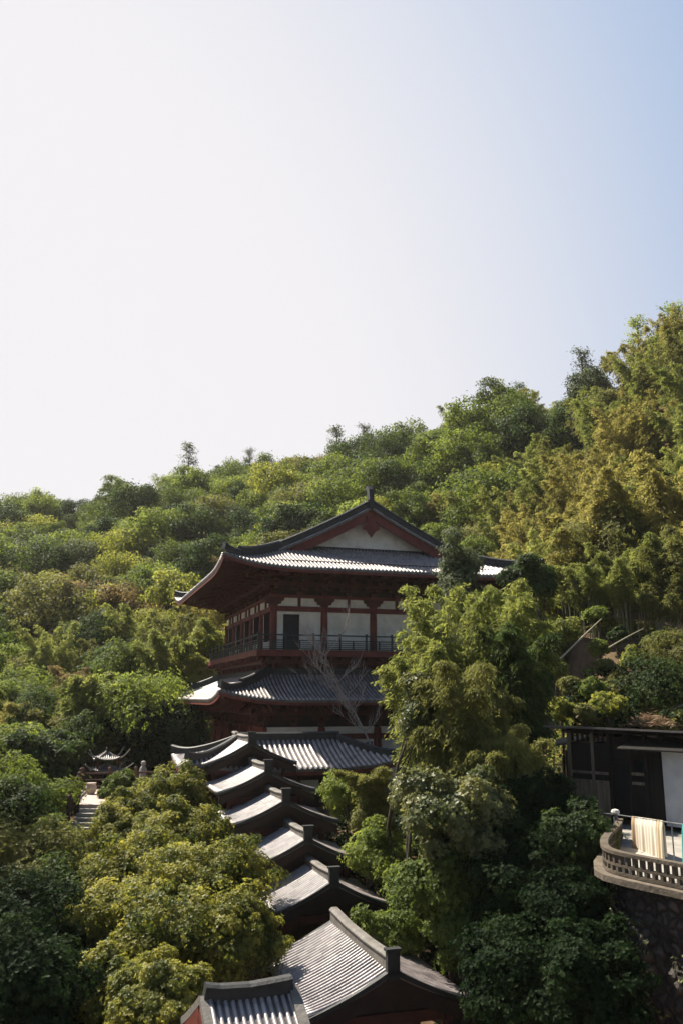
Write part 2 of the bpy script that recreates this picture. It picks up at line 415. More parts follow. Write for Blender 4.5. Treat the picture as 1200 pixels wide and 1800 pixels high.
# ------------------------------------------------------------------ roofs
def slope(sheet, ribs, O, e, n, L, dmax, h, smin, smax, lift, spacing, rr, thick=0.14, rows=10, cols=None, suv=None, ruv=None):
    O, e, n = Vector(O), Vector(e), Vector(n)
    def pt(s, d): return O + e*s + n*d + Vector((0, 0, h(d) + lift(s, d)))
    cols = cols or max(6, int(L/0.8))
    n0 = len(sheet.v)
    ds = [dmax*j/rows for j in range(rows+1)]
    for lay in (0, 1):
        for d in ds:
            s0, s1 = smin(d), smax(d)
            for i in range(cols+1):
                s = s0 + (s1-s0)*i/cols
                p = pt(s, d); p.z -= thick*lay
                sheet.v.append(tuple(p)); suv.append((s, d))
    W = cols+1; K = W*(rows+1)
    for j in range(rows):
        for i in range(cols):
            a = n0 + j*W + i
            sheet.f.append((a, a+1, a+W+1, a+W))
            sheet.f.append((a+K+W, a+K+W+1, a+K+1, a+K))
    for i in range(cols):
        a = n0+i; sheet.f.append((a+1, a, a+K, a+K+1))
        a = n0+rows*W+i; sheet.f.append((a, a+1, a+K+1, a+K))
    for j in range(rows):
        a = n0+j*W; sheet.f.append((a, a+W, a+W+K, a+K))
        a = n0+j*W+cols; sheet.f.append((a+W, a, a+K, a+W+K))
    cnt = int(L/spacing); off = (L - cnt*spacing)/2
    fine = [dmax*k/60 for k in range(61)]
    for q in range(cnt+1):
        s = off + q*spacing
        s = min(max(s, rr), L-rr)
        ok = [d for d in fine if smin(d)-1e-6 <= s <= smax(d)+1e-6]
        if len(ok) < 2: continue
        dl = ok[-1]
        if dl < 0.12: continue
        kk = max(2, int(rows*dl/dmax)+1)
        m0 = len(ribs.v)
        sec = [(math.cos(t), math.sin(t)) for t in (0, math.pi/4, math.pi/2, 3*math.pi/4, math.pi)]
        for k in range(kk+1):
            d = -0.05 + (dl+0.05)*k/kk
            p = pt(s, max(d, 0)) + (n*d if d < 0 else Vector((0, 0, 0)))
            for cx, cz in sec:
                ribs.v.append(tuple(p + e*(cx*rr) + Vector((0, 0, cz*rr*1.15 - 0.005)))); ruv.append((s, d))
        for k in range(kk):
            for j in range(4):
                a = m0 + k*5 + j
                ribs.f.append((a, a+1, a+6, a+5) if False else (a+5, a+6, a+1, a))
        ribs.f.append((m0, m0+1, m0+2, m0+3, m0+4))
    return pt

def ridge_sec(w, h):
    return [(-w/2, -0.05), (w/2, -0.05), (w/2, h*0.72), (w*0.66, h*0.74), (w*0.66, h*0.84), (w*0.36, h), (-w*0.36, h), (-w*0.66, h*0.84), (-w*0.66, h*0.74), (-w/2, h*0.72)]

def pathpts(fn, a, b, n):
    return [fn(a + (b-a)*i/n) for i in range(n+1)]

# ------------------------------------------------------------------ the temple hall
BW, BD, NB, ND = 3.53, 3.58, 4, 5
WU, WV = BW*NB, BD*ND                    # plan of the upper column grid
hall = empty('temple_hall', (H0.x, H0.y, 0), TH,
             'two storey red timber temple hall with white walls and two sweeping grey tiled roofs', 'temple hall')
X, Yv, Z = Vector((1, 0, 0)), Vector((0, 1, 0)), Vector((0, 0, 1))

def hip_slopes(O, U, V, over, zeave, h, dmaxU, dmaxV, sminU, sminV, liftc, spacing, rr, parent, names, dark=False, rows=10, thick=0.14):
    """four slopes round a rectangle U x V (its outer eave line); returns point functions front, left, back, right"""
    fns = []
    sh = MB(); rb = MB(); su = []; ru = []
    def lift(Ln):
        def f(s, d):
            c = max(0.0, 1 - min(s, Ln-s)/5.5)
            return liftc * c**2.6 * max(0, 1-d/6.0)**1.3
        return f
    specs = [((O[0], O[1]), X, Yv, U, dmaxU, sminU), ((O[0], O[1]+V), -Yv, X, V, dmaxV, sminV),
             ((O[0]+U, O[1]+V), -X, -Yv, U, dmaxU, sminU), ((O[0]+U, O[1]), Yv, -X, V, dmaxV, sminV)]
    for (ox, oy), e, n, L, dm, sm in specs:
        f = slope(sh, rb, (ox, oy, zeave), e, n, L, dm, h, sm, (lambda d, L=L, sm=sm: L - sm(d)), lift(L), spacing, rr, thick=thick, rows=rows, suv=su, ruv=ru)
        fns.append(f)
    r = sh.build(names[0], M['tile_dark' if dark else 'tile'], parent, smooth=False, uv=su)
    q = rb.build(names[1], M['tile_rib'], r, smooth=True, uv=ru)
    return r, fns

def hip_ridge(mb, fn, smin, dmax, w, h, d0=0.0, turn=0.25):
    pts = []
    for i in range(15):
        d = d0 + (dmax-d0)*i/14
        p = fn(smin(d), d)
        p.z += turn*max(0, 1-(d-d0)/1.2)**2
        pts.append(p)
    mb.sweep(pts, ridge_sec(w, h))
    return pts

OV = 4.2
# upper roof (hip and gable, gable to the front)
ZE = 8.05
EU, EV = WU+2*OV, WV+2*OV
hU = lambda d: 0.355*d + 0.0098*d*d
GD = 5.5                                  # gable wall stands this far in from the front eave
VG = 4.4                                  # the verge hangs out to here
upper_roof, fn = hip_slopes((-OV, -OV), EU, EV, OV, ZE, hU, GD, EU/2, lambda d: d, lambda d: min(d, VG), 0.75, 0.26, 0.085, hall, ('upper_roof', 'tile_ribs'), rows=14)
fF, fL, fB, fR = fn
mb = MB()
for f, sm, L in ((fF, None, EU), (fB, None, EU)):
    for side in (0, 1):
        pts = []
        for i in range(16):
            d = 4.9*i/15
            s = d if side == 0 else L-d
            p = f(s, d); p.z += 0.22*max(0, 1-d/1.3)**2 + 0.02
            pts.append(p)
        mb = MB(); mb.sweep(pts[:5], ridge_sec(0.26, 0.42)); mb.sweep(pts[4:], ridge_sec(0.30, 0.62))
        mb.build('hip_ridge', M['ridge'], upper_roof)
mb = MB()
zr = ZE + hU(EU/2)
for v in (VG - OV, EV - VG - OV):
    for side in (0, 1):
        pts = []
        for i in range(15):
            d = 4.0 + (EU/2-4.0)*i/14
            u = -OV + d if side == 0 else EU-OV-d
            pts.append((u, v + (0.14 if v < 5 else -0.14), ZE + hU(d) + 0.02))
        mb = MB(); mb.sweep(pts, ridge_sec(0.32, 0.55)); mb.build('verge_ridge', M['ridge'], upper_roof)
mb = MB(); cu = EU/2 - OV
v0, v1 = VG - OV, EV - VG - OV
mb.sweep([(cu, v0, zr), (cu, (v0+v1)/2, zr-0.05), (cu, v1, zr)], ridge_sec(0.42, 0.62))
mr = mb.build('main_ridge', M['ridge'], upper_roof)
# ridge-end ornaments: a tall curled tail
for v, s in ((v0, 1), (v1, -1)):
    ob = MB()
    out = [(0.0, 0.0), (0.95, 0.0), (0.92, 0.55), (0.62, 0.72), (0.52, 1.05), (0.62, 1.42), (0.95, 1.62), (0.78, 1.78), (0.38, 1.74), (0.08, 1.45), (-0.06, 0.9)]
    ob.prism([(cu-0.17, v + s*a - s*0.1, zr - 0.1 + b) for a, b in out], (0.34, 0, 0))
    ob.prism([(cu-0.21, v + s*a - s*0.1, zr - 0.1 + b) for a, b in [(0.05, 0.1), (0.6, 0.1), (0.55, 0.5), (0.2, 0.6)]], (0.42, 0, 0))
    ob.build('ridge_ornament', M['ridge'], mr)
# gables: white panel, red bargeboards, row of tile ends, hanging carved fish
for v, s in ((v0, 1), (v1, -1)):
    wallv = GD - OV if s > 0 else EV - GD - OV
    zb = ZE + hU(GD) - 0.1
    g = MB()
    pts = [(-OV + GD, wallv, zb)]
    for i in range(13):
        d = GD + (EU/2-GD)*i/12; pts.append((-OV + d, wallv, ZE + hU(d) - 0.18))
    for i in range(12, -1, -1):
        d = GD + (EU/2-GD)*i/12; pts.append((EU - OV - d, wallv, ZE + hU(d) - 0.18))
    pts.append((EU-OV-GD, wallv, zb))
    pts = pts[1:-1]
    g.prism(pts, (0, s*0.2, 0))
    gp = g.build('gable_panel', M['white'], upper_roof)
    b = MB()
    for side in (0, 1):
        top = []
        for i in range(15):
            d = 4.35 + (EU/2 - 4.35)*i/14
            u = -OV+d if side == 0 else EU-OV-d
            top.append((u, ZE + hU(d) - 0.17))
        outl = [(u, v + s*0.10, z) for u, z in top] + [(u, v + s*0.10, z-0.62) for u, z in top[::-1]]
        for i in range(14):
            q = [top[i], top[i+1]]
            b.prism([(q[0][0], v+s*0.10, q[0][1]), (q[1][0], v+s*0.10, q[1][1]), (q[1][0], v+s*0.10, q[1][1]-0.66), (q[0][0], v+s*0.10, q[0][1]-0.66)], (0, s*0.12, 0))
    b.build('bargeboard', M['red'], gp)
    t = MB()
    for side in (0, 1):
        for i in range(46):
            d = 4.4 + (EU/2-4.4)*i/46
            u = -OV+d if side == 0 else EU-OV-d
            t.tube([(u, v - s*0.10, ZE + hU(d) - 0.10), (u, v + s*0.3, ZE + hU(d) - 0.10)], 0.075, 8)
    t.build('verge_tile_ends', M['ridge_pale'], gp)
    p = MB()
    zt = zr - 0.6
    o2 = [(-0.28, 0), (0.28, 0), (0.34, -0.55), (0.62, -0.72), (0.62, -1.0), (0.36, -1.12), (0.0, -1.62), (-0.36, -1.12), (-0.62, -1.0), (-0.62, -0.72), (-0.34, -0.55)]
    p.prism([(cu+a, v + s*0.02, zt+bb) for a, bb in o2], (0, s*0.075, 0))
    p.build('hanging_board', M['red'], gp)
    c = MB()
    c.span(-OV+GD-0.2, EU-OV-GD+0.2, wallv - s*0.18, wallv - s*0.02, ZE+hU(GD)-0.12, ZE+hU(GD)+0.12)
    c.build('gable_foot_ridge', M['ridge'], gp)

def eaves(parent, pre, O, U, V, zeave, h, depth, liftc, fns):
    """red fascia, two layers of rafters and the boarding under a hipped eave"""
    m = MB(); fa = MB()
    specs = [(fns[0], X, Yv, U), (fns[1], -Yv, X, V), (fns[2], -X, -Yv, U), (fns[3], Yv, -X, V)]
    for f, e, n, L in specs:
        k = int(L/0.3)
        for i in range(1, k):
            s = L*i/k
            dl = min(depth, s-0.05, L-s-0.05)
            if dl < 0.4: continue
            a = f(s, 0.12); b = f(s, dl)
            a.z -= 0.24; b.z -= 0.24
            mid = f(s, dl*0.5); mid.z -= 0.24
            m.sweep([a, mid, b], [(-0.055, -0.06), (0.055, -0.06), (0.055, 0.06), (-0.055, 0.06)])
        pts = []
        for i in range(41):
            s = L*i/40; p = f(s, 0); p.z -= 0.23; pts.append(p + n*0.06)
        fa.sweep(pts, [(-0.03, -0.09), (0.03, -0.09), (0.03, 0.09), (-0.03, 0.09)])
    for i, (f, e, n, L) in enumerate(specs):     # corner beams
        a = f(0.25, 0.25); b = f(depth, depth); a.z -= 0.36; b.z -= 0.42
        m.sweep([a, b], [(-0.13, -0.16), (0.13, -0.16), (0.13, 0.16), (-0.13, 0.16)])
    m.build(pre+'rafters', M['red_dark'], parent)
    fa.build(pre+'eave_board', M['red'], parent)
eaves(upper_roof, '', (-OV, -OV), EU, EV, ZE, hU, OV, 0.75, fn)

def brackets(parent, cu0, cv0, nu, nv, bu, bv, z0, z1, reach, tiers, nm='bracket_set'):
    """stepped bracket sets over each column and mid-bay of a colonnade"""
    def setat(px, py, ox, oy, big):
        m = MB(); ang = math.atan2(oy, ox) - math.pi/2
        hgt = (z1-z0)/tiers
        ex = Vector((ox, oy, 0)).normalized(); ey = Vector((-ex.y, ex.x, 0))
        base = Vector((px, py, 0))
        m.box(base + Z*(z0+0.12), (0.42, 0.42, 0.24), ang)
        for t in range(tiers):
            zz = z0 + 0.24 + hgt*(t+0.45)
            r = reach*(t+1)/tiers
            m.beam(base + ex*(-0.2) + Z*zz, base + ex*(r+0.15) + Z*zz, 0.17, hgt*0.5)
            for q in range(t+1):
                c = base + ex*(reach*q/tiers) + Z*(zz + hgt*0.02)
                ln = 0.62 + 0.26*((t-q) % 3)
                m.beam(c - ey*ln, c + ey*ln, 0.15, hgt*0.42)
                for w in (-ln+0.1, 0, ln-0.1):
                    m.box(c + ey*w + Z*(hgt*0.38), (0.24, 0.24, hgt*0.34), ang)
        if big:   # slanting lever arm
            m.beam(base + ex*(reach+0.75) + Z*(z0+0.95), base + ex*(-0.1) + Z*(z1+0.35), 0.15, 0.2)
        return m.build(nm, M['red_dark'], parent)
    for i in range(nu+1):
        setat(cu0+bu*i, cv0, 0, -1, True)
        if i < nu: setat(cu0+bu*(i+0.5), cv0, 0, -1, False)
    for j in range(nv+1):
        setat(cu0, cv0+bv*j, -1, 0, True)
        if j < nv: setat(cu0, cv0+bv*(j+0.5), -1, 0, False)
    for (x, y, ox, oy) in ((cu0, cv0, -1, -1), (cu0+bu*nu, cv0, 1, -1), (cu0, cv0+bv*nv, -1, 1)):
        setat(x, y, ox, oy, True)
    # purlin rings the sets carry
    m = MB()
    for k in (1, tiers):
        r = reach*k/tiers; zz = z0 + 0.24 + (z1-z0)/tiers*(k) + 0.05
        a0, a1, b0, b1 = cu0-r, cu0+bu*nu+r, cv0-r, cv0+bv*nv+r
        for p, q in (((a0-0.3, b0), (a1+0.3, b0)), ((a0, b0-0.3), (a0, b1+0.3)), ((a1, b0-0.3), (a1, b1+0.3)), ((a0-0.3, b1), (a1+0.3, b1))):
            m.beam((*p, zz), (*q, zz+0.002*k), 0.2, 0.24)
    m.build('purlins', M['red_dark'], parent)

ZF, ZB0, ZB1, ZP = 3.0, 5.64, 5.98, 6.56
# core and upper storey
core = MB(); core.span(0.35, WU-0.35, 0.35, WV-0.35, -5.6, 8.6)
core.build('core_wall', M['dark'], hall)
for i in range(NB+1):
    for j in range(ND+1):
        if 0 < i < NB and 0 < j < ND: continue
        c = MB(); c.lathe((BW*i, BD*j, ZF), [(0.25, 0), (0.25, 2.2), (0.22, ZB1-ZF)], 14)
        c.build('column', M['red'], hall, smooth=False)
bm = MB()
for y0 in (0, WV):
    bm.span(-0.25, WU+0.25, y0-0.14, y0+0.14, ZB0, ZB1); bm.span(-0.3, WU+0.3, y0-0.17, y0+0.17, ZP, ZP+0.2)
for x0 in (0, WU):
    bm.span(x0-0.135, x0+0.135, 0.15, WV-0.15, ZB0+0.004, ZB1-0.004); bm.span(x0-0.165, x0+0.165, 0.18, WV-0.18, ZP+0.003, ZP+0.197)
bm.build('tie_beam', M['red'], hall)
for i in range(NB):
    w = MB(); x0, x1 = BW*i+0.2, BW*(i+1)-0.2
    if i == 0:
        w.span(x0, 0.69, -0.02, 0.14, ZF, ZB0); w.span(1.76, x1, -0.02, 0.14, ZF, ZB0); w.span(0.69, 1.76, -0.02, 0.14, 5.42, ZB0)
    else: w.span(x0, x1, -0.02, 0.14, ZF, ZB0)
    w.build('wall_panel', M['white'], hall)
    w = MB(); w.span(x0-0.1, x1+0.1, 0.0, 0.12, ZB1, ZP); w.build('frieze_panel', M['white'], hall)
    s = MB(); xm = (x0+x1)/2
    s.span(xm-0.1, xm+0.1, -0.08, -0.003, ZB1, ZP); s.build('frieze_post', M['red_dark'], hall)
for i in range(NB+1):    # cloud-shaped brackets at the column heads
    s = MB(); xm = BW*i
    o2 = [(-0.22, 0), (0.22, 0), (0.30, 0.12), (0.48, 0.16), (0.52, 0.32), (0.68, 0.38), (0.72, 0.58), (-0.72, 0.58), (-0.68, 0.38), (-0.52, 0.32), (-0.48, 0.16), (-0.30, 0.12)]
    s.prism([(xm+a, -0.16, ZB1+b) for a, b in o2], (0, 0.15, 0)); s.build('column_head_bracket', M['red_dark'], hall)
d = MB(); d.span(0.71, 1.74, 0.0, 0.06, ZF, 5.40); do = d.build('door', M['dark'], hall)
d = MB()
for a, b in ((0.67, 0.75), (1.70, 1.78)): d.span(a, b, -0.05, 0.10, ZF, 5.44)
d.span(0.75, 1.70, -0.05, 0.10, 5.37, 5.44); d.build('door_frame', M['brown'], do)
for j in range(ND):       # left flank: white strips and dark shuttered openings
    y0, y1 = BD*j+0.2, BD*(j+1)-0.2
    w = MB(); w.span(0.02, 0.16, y0, y0+0.55, ZF, ZB0); w.span(0.02, 0.16, y1-0.45, y1, ZF, ZB0); w.span(0.02, 0.16, y0+0.55, y1-0.45, ZF, ZF+0.7)
    w.build('wall_panel', M['white'], hall)
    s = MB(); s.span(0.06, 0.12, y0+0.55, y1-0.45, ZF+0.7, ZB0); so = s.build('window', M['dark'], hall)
    s = MB()
    for k in range(7):
        yy = y0+0.6+(y1-y0-1.1)*k/6; s.span(0.0, 0.055, yy-0.03, yy+0.03, ZF+0.72, ZB0)
    s.span(-0.02, 0.10, y0+0.5, y0+0.58, ZF+0.7, ZB0); s.span(-0.02, 0.10, y1-0.48, y1-0.4, ZF+0.7, ZB0)
    s.build('window_lattice', M['brown'], so)
    w = MB(); w.span(0.04, 0.14, y0-0.1, y1+0.1, ZB1, ZP); w.build('frieze_panel', M['white'], hall)
    for t in (0.3, 0.7):
        s = MB(); yy = y0+(y1-y0)*t; s.span(-0.08, 0.037, yy-0.1, yy+0.1, ZB1, ZP); s.build('frieze_post', M['red'], hall)
bk = MB(); bk.span(0.02, WU-0.02, WV-0.15, WV+0.02, ZF, ZP); bk.span(WU-0.15, WU-0.02, 0.16, WV-0.16, ZF, ZP)
bk.build('rear_wall', M['white'], hall)
brackets(hall, 0, 0, NB, ND, BW, BD, ZP+0.2, 8.35, 2.5, 4)
zz = MB(); zz.span(0.1, WU-0.1, 0.1, WV-0.1, ZP+0.2, 9.2); zz.build('bracket_wall', M['brown'], hall)
# balcony
BO = 1.35
b = MB(); b.span(-BO, WU+BO, -BO, WV+BO, ZF-0.1, ZF); ba = b.build('balcony_floor', M['wood_rail'], hall)
b = MB()
b.span(-BO-0.05, WU+BO+0.05, -BO-0.05, -BO+0.1, ZF-0.42, ZF-0.02); b.span(-BO-0.05, WU+BO+0.05, WV+BO-0.1, WV+BO+0.05, ZF-0.42, ZF-0.02)
b.span(-BO-0.05, -BO+0.1, -BO+0.1, WV+BO-0.1, ZF-0.42, ZF-0.02); b.span(WU+BO-0.1, WU+BO+0.05, -BO+0.1, WV+BO-0.1, ZF-0.42, ZF-0.02)
b.build('balcony_edge_beam', M['red'], ba)
b = MB()
for i in range(int((WU+2)/0.45)):
    x = -BO+0.3+0.45*i; b.span(x-0.07, x+0.07, -BO+0.12, 0.3, ZF-0.3, ZF-0.102)
for i in range(int((WV+2)/0.45)):
    y = -BO+0.3+0.45*i; b.span(-BO+0.12, 0.3, y-0.07, y+0.07, ZF-0.3, ZF-0.102)
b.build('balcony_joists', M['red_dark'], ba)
def railing(p0, p1, parent):
    p0, p1 = Vector(p0), Vector(p1); L = (p1-p0).length; e = (p1-p0)/L
    k = max(1, round(L/1.77)); m = MB()
    for i in range(k+1):
        c = p0 + e*(L*i/k); m.box(c+Z*0.52, (0.11, 0.11, 1.04), 0); m.box(c+Z*1.07, (0.14, 0.14, 0.07), 0)
        if i < k:
            c2 = p0 + e*(L*(i+0.5)/k); m.box(c2+Z*0.33, (0.08, 0.08, 0.58), 0)
    for zz, t in ((0.97, 0.09), (0.62, 0.06), (0.47, 0.045), (0.34, 0.045), (0.2, 0.045), (0.07, 0.07)):
        m.beam(p0+Z*zz, p1+Z*(zz+0.001), 0.07, t)
    return m.build('railing', M['rail'], parent)
e0 = BO-0.1
railing((-e0, -e0, ZF), (WU+e0, -e0, ZF), hall); railing((-e0, -e0+0.08, ZF), (-e0, WV+e0, ZF), hall); railing((WU+e0, -e0+0.08, ZF), (WU+e0, WV+e0, ZF), hall)
# waist between balcony and lower roof
w = MB(); w.span(-0.15, WU+0.15, -0.15, WV+0.15, 1.0, ZF-0.44); w.build('waist_wall', M['red_dark'], hall)
brackets(hall, -0.1, -0.1, NB, ND, (WU+0.2)/NB, (WV+0.2)/ND, 1.45, 2.5, 1.0, 2, 'balcony_bracket')
# lower roof
ZL = -0.22
hL = lambda d: 0.30*d + 0.032*d*d
DL = 4.0
lower_roof, fl = hip_slopes((-OV, -OV), EU, EV, OV, ZL, hL, DL, DL, lambda d: d, lambda d: d, 0.62, 0.26, 0.085, hall, ('lower_roof', 'tile_ribs'), rows=9)
mb = MB()
for f, L in ((fl[0], EU), (fl[2], EU)):
    for side in (0, 1):
        pts = []
        for i in range(15):
            d = 3.95*i/14; s = d if side == 0 else L-d
            p = f(s, d); p.z += 0.2*max(0, 1-d/1.0)**2+0.02; pts.append(p)
        mb = MB(); mb.sweep(pts[:7], ridge_sec(0.26, 0.38)); mb.sweep(pts[6:], ridge_sec(0.3, 0.56)); mb.build('hip_ridge', M['ridge'], lower_roof)
mb = MB(); zt = ZL+hL(DL)
for p, q in (((-0.35, -0.28), (WU+0.35, -0.28)), ((-0.28, -0.1), (-0.28, WV+0.1)), ((WU+0.28, -0.1), (WU+0.28, WV+0.1))):
    mb = MB(); mb.sweep([(*p, zt-0.02), (*q, zt-0.018)], ridge_sec(0.3, 0.4)); mb.build('top_ridge', M['ridge'], lower_roof)
eaves(lower_roof, '', (-OV, -OV), EU, EV, ZL, hL, 3.4, 0.62, fl)
LO = 0.7
lw, ld = (WU+2*LO)/NB, (WV+2*LO)/ND
brackets(hall, -LO, -LO, NB, ND, lw, ld, -1.9, -0.3, 2.1, 3)
w = MB(); w.span(-LO+0.1, WU+LO-0.1, -LO+0.1, WV+LO-0.1, -1.95, 0.6); w.build('bracket_wall', M['brown'], hall)
for i in range(NB+1):
    for j in range(ND+1):
        if 0 < i < NB and 0 < j < ND: continue
        c = MB(); c.lathe((-LO+lw*i, -LO+ld*j, -5.4), [(0.27, 0), (0.27, 2.5), (0.24, 3.4)], 14)
        c.build('column', M['red'], hall)
b = MB()
for y in (-LO, WV+LO): b.span(-LO-0.25, WU+LO+0.25, y-0.14, y+0.14, -2.75, -2.4)
for x in (-LO, WU+LO): b.span(x-0.135, x+0.135, -LO+0.15, WV+LO-0.15, -2.746, -2.404)
b.build('tie_beam', M['red'], hall)
for i in range(NB):
    w = MB(); x0, x1 = -LO+lw*i+0.2, -LO+lw*(i+1)-0.2
    w.span(x0, x1, -LO+0.0, -LO+0.12, -2.4, -1.95); w.span(x0, x1, -LO+0.0, -LO+0.12, -5.4, -2.75); w.build('wall_panel', M['white'], hall)
for j in range(ND):
    w = MB(); y0, y1 = -LO+ld*j+0.2, -LO+ld*(j+1)-0.2
    w.span(-LO, -LO+0.12, y0, y1, -2.4, -1.95); w.span(-LO, -LO+0.12, y0, y1, -5.4, -2.75); w.build('wall_panel', M['red'], hall)
p = MB(); p.span(-5, WU+5, -5, WV+5, -7.5, -5.4); p.build('stone_platform', M['stone'], hall)

# ------------------------------------------------------------------ stepped gallery up to the hall
def gallery(px, py, Yf, width, length, rise, label, big=False, floor_drop=3.3, rib=0.2):
    """one gabled length of the covered gallery; the photo pixel is the near end of its ridge"""
    top = P(px, py, Yf)
    rh = 0.42 if big else 0.36
    zr_ = -rh - 0.02
    o = empty('covered_gallery', top, TH, label, 'gallery roof', 'stepped lengths of the covered gallery climbing to the hall')
    hw = width/2
    h = lambda d: rise*(0.72*(d/hw) + 0.28*(d/hw)**2)
    sh = MB(); rb = MB(); su = []; ru = []
    for e, n, ox, oy in ((-Yv, X, -hw, length), (Yv, -X, hw, 0.0)):
        slope(sh, rb, (ox, oy, zr_-rise), e, n, length, hw, h, lambda d: 0, lambda d: length, lambda s, d: 0.10*max(0, 1-d/hw)**2*(abs(s/length-0.5)*2)**3,
              rib, rib*0.31, thick=0.12, rows=9, suv=su, ruv=ru)
    r = sh.build('roof', M['tile'], o, uv=su)
    rb.build('tile_ribs', M['tile_rib'], r, smooth=True, uv=ru)
    m = MB(); m.sweep([(0, 0.1, zr_), (0, length*0.35, zr_-0.07), (0, length*0.7, zr_-0.07), (0, length, zr_+0.02)], ridge_sec(0.26, rh))
    m.build('ridge', M['ridge_pale'], r)
    m = MB(); m.box((0, 0.02, zr_+rh*0.5-0.06), (0.36, 0.18, rh+0.34)); m.box((0, 0.02, zr_+rh+0.12), (0.44, 0.24, 0.07)); m.build('ridge_end', M['ridge'], r)
    for v, s in ((0.0, 1), (length, -1)):
        b = MB()
        prof = []
        for i in range(13):
            x = -hw + width*i/12
            prof.append((x, zr_ - rise + h(hw-abs(x)) - 0.125))
        th = 0.42 if big else 0.36
        for i in range(12):
            (x0, z0), (x1, z1) = prof[i], prof[i+1]
            b.prism([(x0, v+s*0.06, z0), (x1, v+s*0.06, z1), (x1, v+s*0.06, z1-th), (x0, v+s*0.06, z0-th)], (0, s*0.08, 0))
        b.build('bargeboard', M['brown'], o)
        vt = MB()          # tile-clad verge edge
        for i in range(12):
            (x0, z0), (x1, z1) = prof[i], prof[i+1]
            vt.sweep([(x0, v+s*0.02, z0+0.15), (x1, v+s*0.02, z1+0.15)], [(-0.09, -0.08), (0.09, -0.08), (0.09, 0.04), (-0.09, 0.04)])
        vt.build('verge_tiles', M['ridge'], r)
    for v in (0.55, length-0.55):
        g = MB(); pts = [(-hw+0.55, v, zr_-rise-0.2)] + [(-hw+0.55+(width-1.1)*i/10, v, zr_-rise+h(hw-abs(-hw+0.55+(width-1.1)*i/10))-0.14) for i in range(11)] + [(hw-0.55, v, zr_-rise-0.2)]
        g.prism(pts, (0, 0.08, 0)); g.build('gable_boarding', M['brown'], o)
    ze = zr_-rise
    for x in (-hw+0.6, hw-0.6):
        for v in (0.55, length*0.5, length-0.5):
            c = MB(); c.lathe((x, v, ze-floor_drop), [(0.13, 0), (0.13, floor_drop*0.7), (0.12, floor_drop)], 10)
            c.build('post', M['red_dark'], o)
    b = MB()
    for x in (-hw+0.6, hw-0.6): b.span(x-0.08, x+0.08, 0.3, length-0.3, ze-0.5, ze-0.25)
    for v in (0.55, length-0.5): b.span(-hw+0.7, hw-0.7, v-0.07, v+0.07, ze-0.52, ze-0.22)
    b.build('tie_beam', M['red_dark'], o)
    b = MB()
    for x in (-hw+0.6, hw-0.6):
        b.span(x-0.06, x+0.06, 0.5, length-0.5, ze-floor_drop, ze-floor_drop+0.85)
    b.build('side_parapet', M['brown'], o)
    b = MB(); b.span(-hw+0.35, hw-0.35, 0.0, length, ze-floor_drop-1.6, ze-floor_drop); b.build('floor', M['stone'], o)
    rf = MB()
    for x0 in np.arange(0.15, length-0.05, 0.32):
        for s in (-1, 1):
            a = Vector((s*(hw-0.05), x0, ze+h(0.05)-0.2)); c = Vector((s*0.1, x0, ze+h(hw-0.1)-0.2)); mm = Vector((s*hw*0.5, x0, ze+h(hw*0.5)-0.2))
            rf.sweep([a, mm, c], [(-0.045, -0.05), (0.045, -0.05), (0.045, 0.05), (-0.045, 0.05)])
    rf.build('rafters', M['red_dark'], r)
    return o

gallery(690, 1676, 25.5, 4.75, 5.6, 1.0, 'largest and lowest gallery roof of ribbed grey tiles, in front of all the other steps', True, 3.0, 0.20)
gallery(587, 1530, 33.0, 4.35, 4.2, 0.98, 'second gallery roof from the bottom, just behind the largest one', rib=0.2)
gallery(542, 1457, 36.0, 4.6, 4.0, 1.0, 'third gallery roof from the bottom, halfway up the stepped row')
gallery(503, 1391, 39.0, 4.7, 4.0, 1.0, 'fourth gallery roof from the bottom, pale on its left slope')
gallery(472, 1340, 42.0, 4.6, 4.2, 1.0, 'fifth gallery roof from the bottom, tucked under the hipped porch roof')

# the hipped porch hall at the head of the gallery, with a gabled arm to the front
pc = P(506, 1287, 50.0)
porch = empty('porch_hall', (pc.x, pc.y, pc.z), TH, 'low hipped porch hall with pale ribbed tiles in front of the temple hall', 'porch hall')
PU, PV = 12.2, 6.6
rise = 1.35
hp = lambda d: rise*(0.7*(d/3.3)+0.3*(d/3.3)**2)
zp = -0.42-rise
porch_roof, fp = hip_slopes((-PU/2, -3.3), PU, PV, 0, zp, hp, 3.3, 3.3, lambda d: d, lambda d: d, 0.5, 0.29, 0.095, porch, ('roof', 'tile_ribs'), rows=9)
mb = MB()
for f, L in ((fp[0], PU), (fp[2], PU)):
    for side in (0, 1):
        pts = []
        for i in range(15):
            d = 3.25*i/14; s = d if side == 0 else L-d
            p = f(s, d); p.z += 0.18*max(0, 1-d/1.2)**2; pts.append(p)
        mb = MB(); mb.sweep(pts, ridge_sec(0.26, 0.36)); mb.build('hip_ridge', M['ridge'], porch_roof)
mb = MB(); mb.sweep([(-PU/2+3.1, 0, -0.42), (0, 0, -0.45), (PU/2-3.1, 0, -0.42)], ridge_sec(0.3, 0.45)); mb.build('main_ridge', M['ridge'], porch_roof)
eaves(porch_roof, '', None, PU, PV, zp, hp, 1.5, 0.5, fp)
b = MB(); b.span(-PU/2+1.4, PU/2-1.4, -1.8, 1.8, zp-3.4, zp+0.2); b.build('wall', M['brown'], porch)
for i in range(5):
    x = -PU/2+1.3+(PU-2.6)*i/4
    c = MB(); c.lathe((x, -2.1, zp-3.4), [(0.16, 0), (0.15, 3.4)], 10); c.build('column', M['red_dark'], porch)
    if i < 4:
        w = MB(); w.span(x+0.3, x+1.3, -1.86, -1.802, zp-1.4, zp-0.7); w.build('window', M['white'], porch)
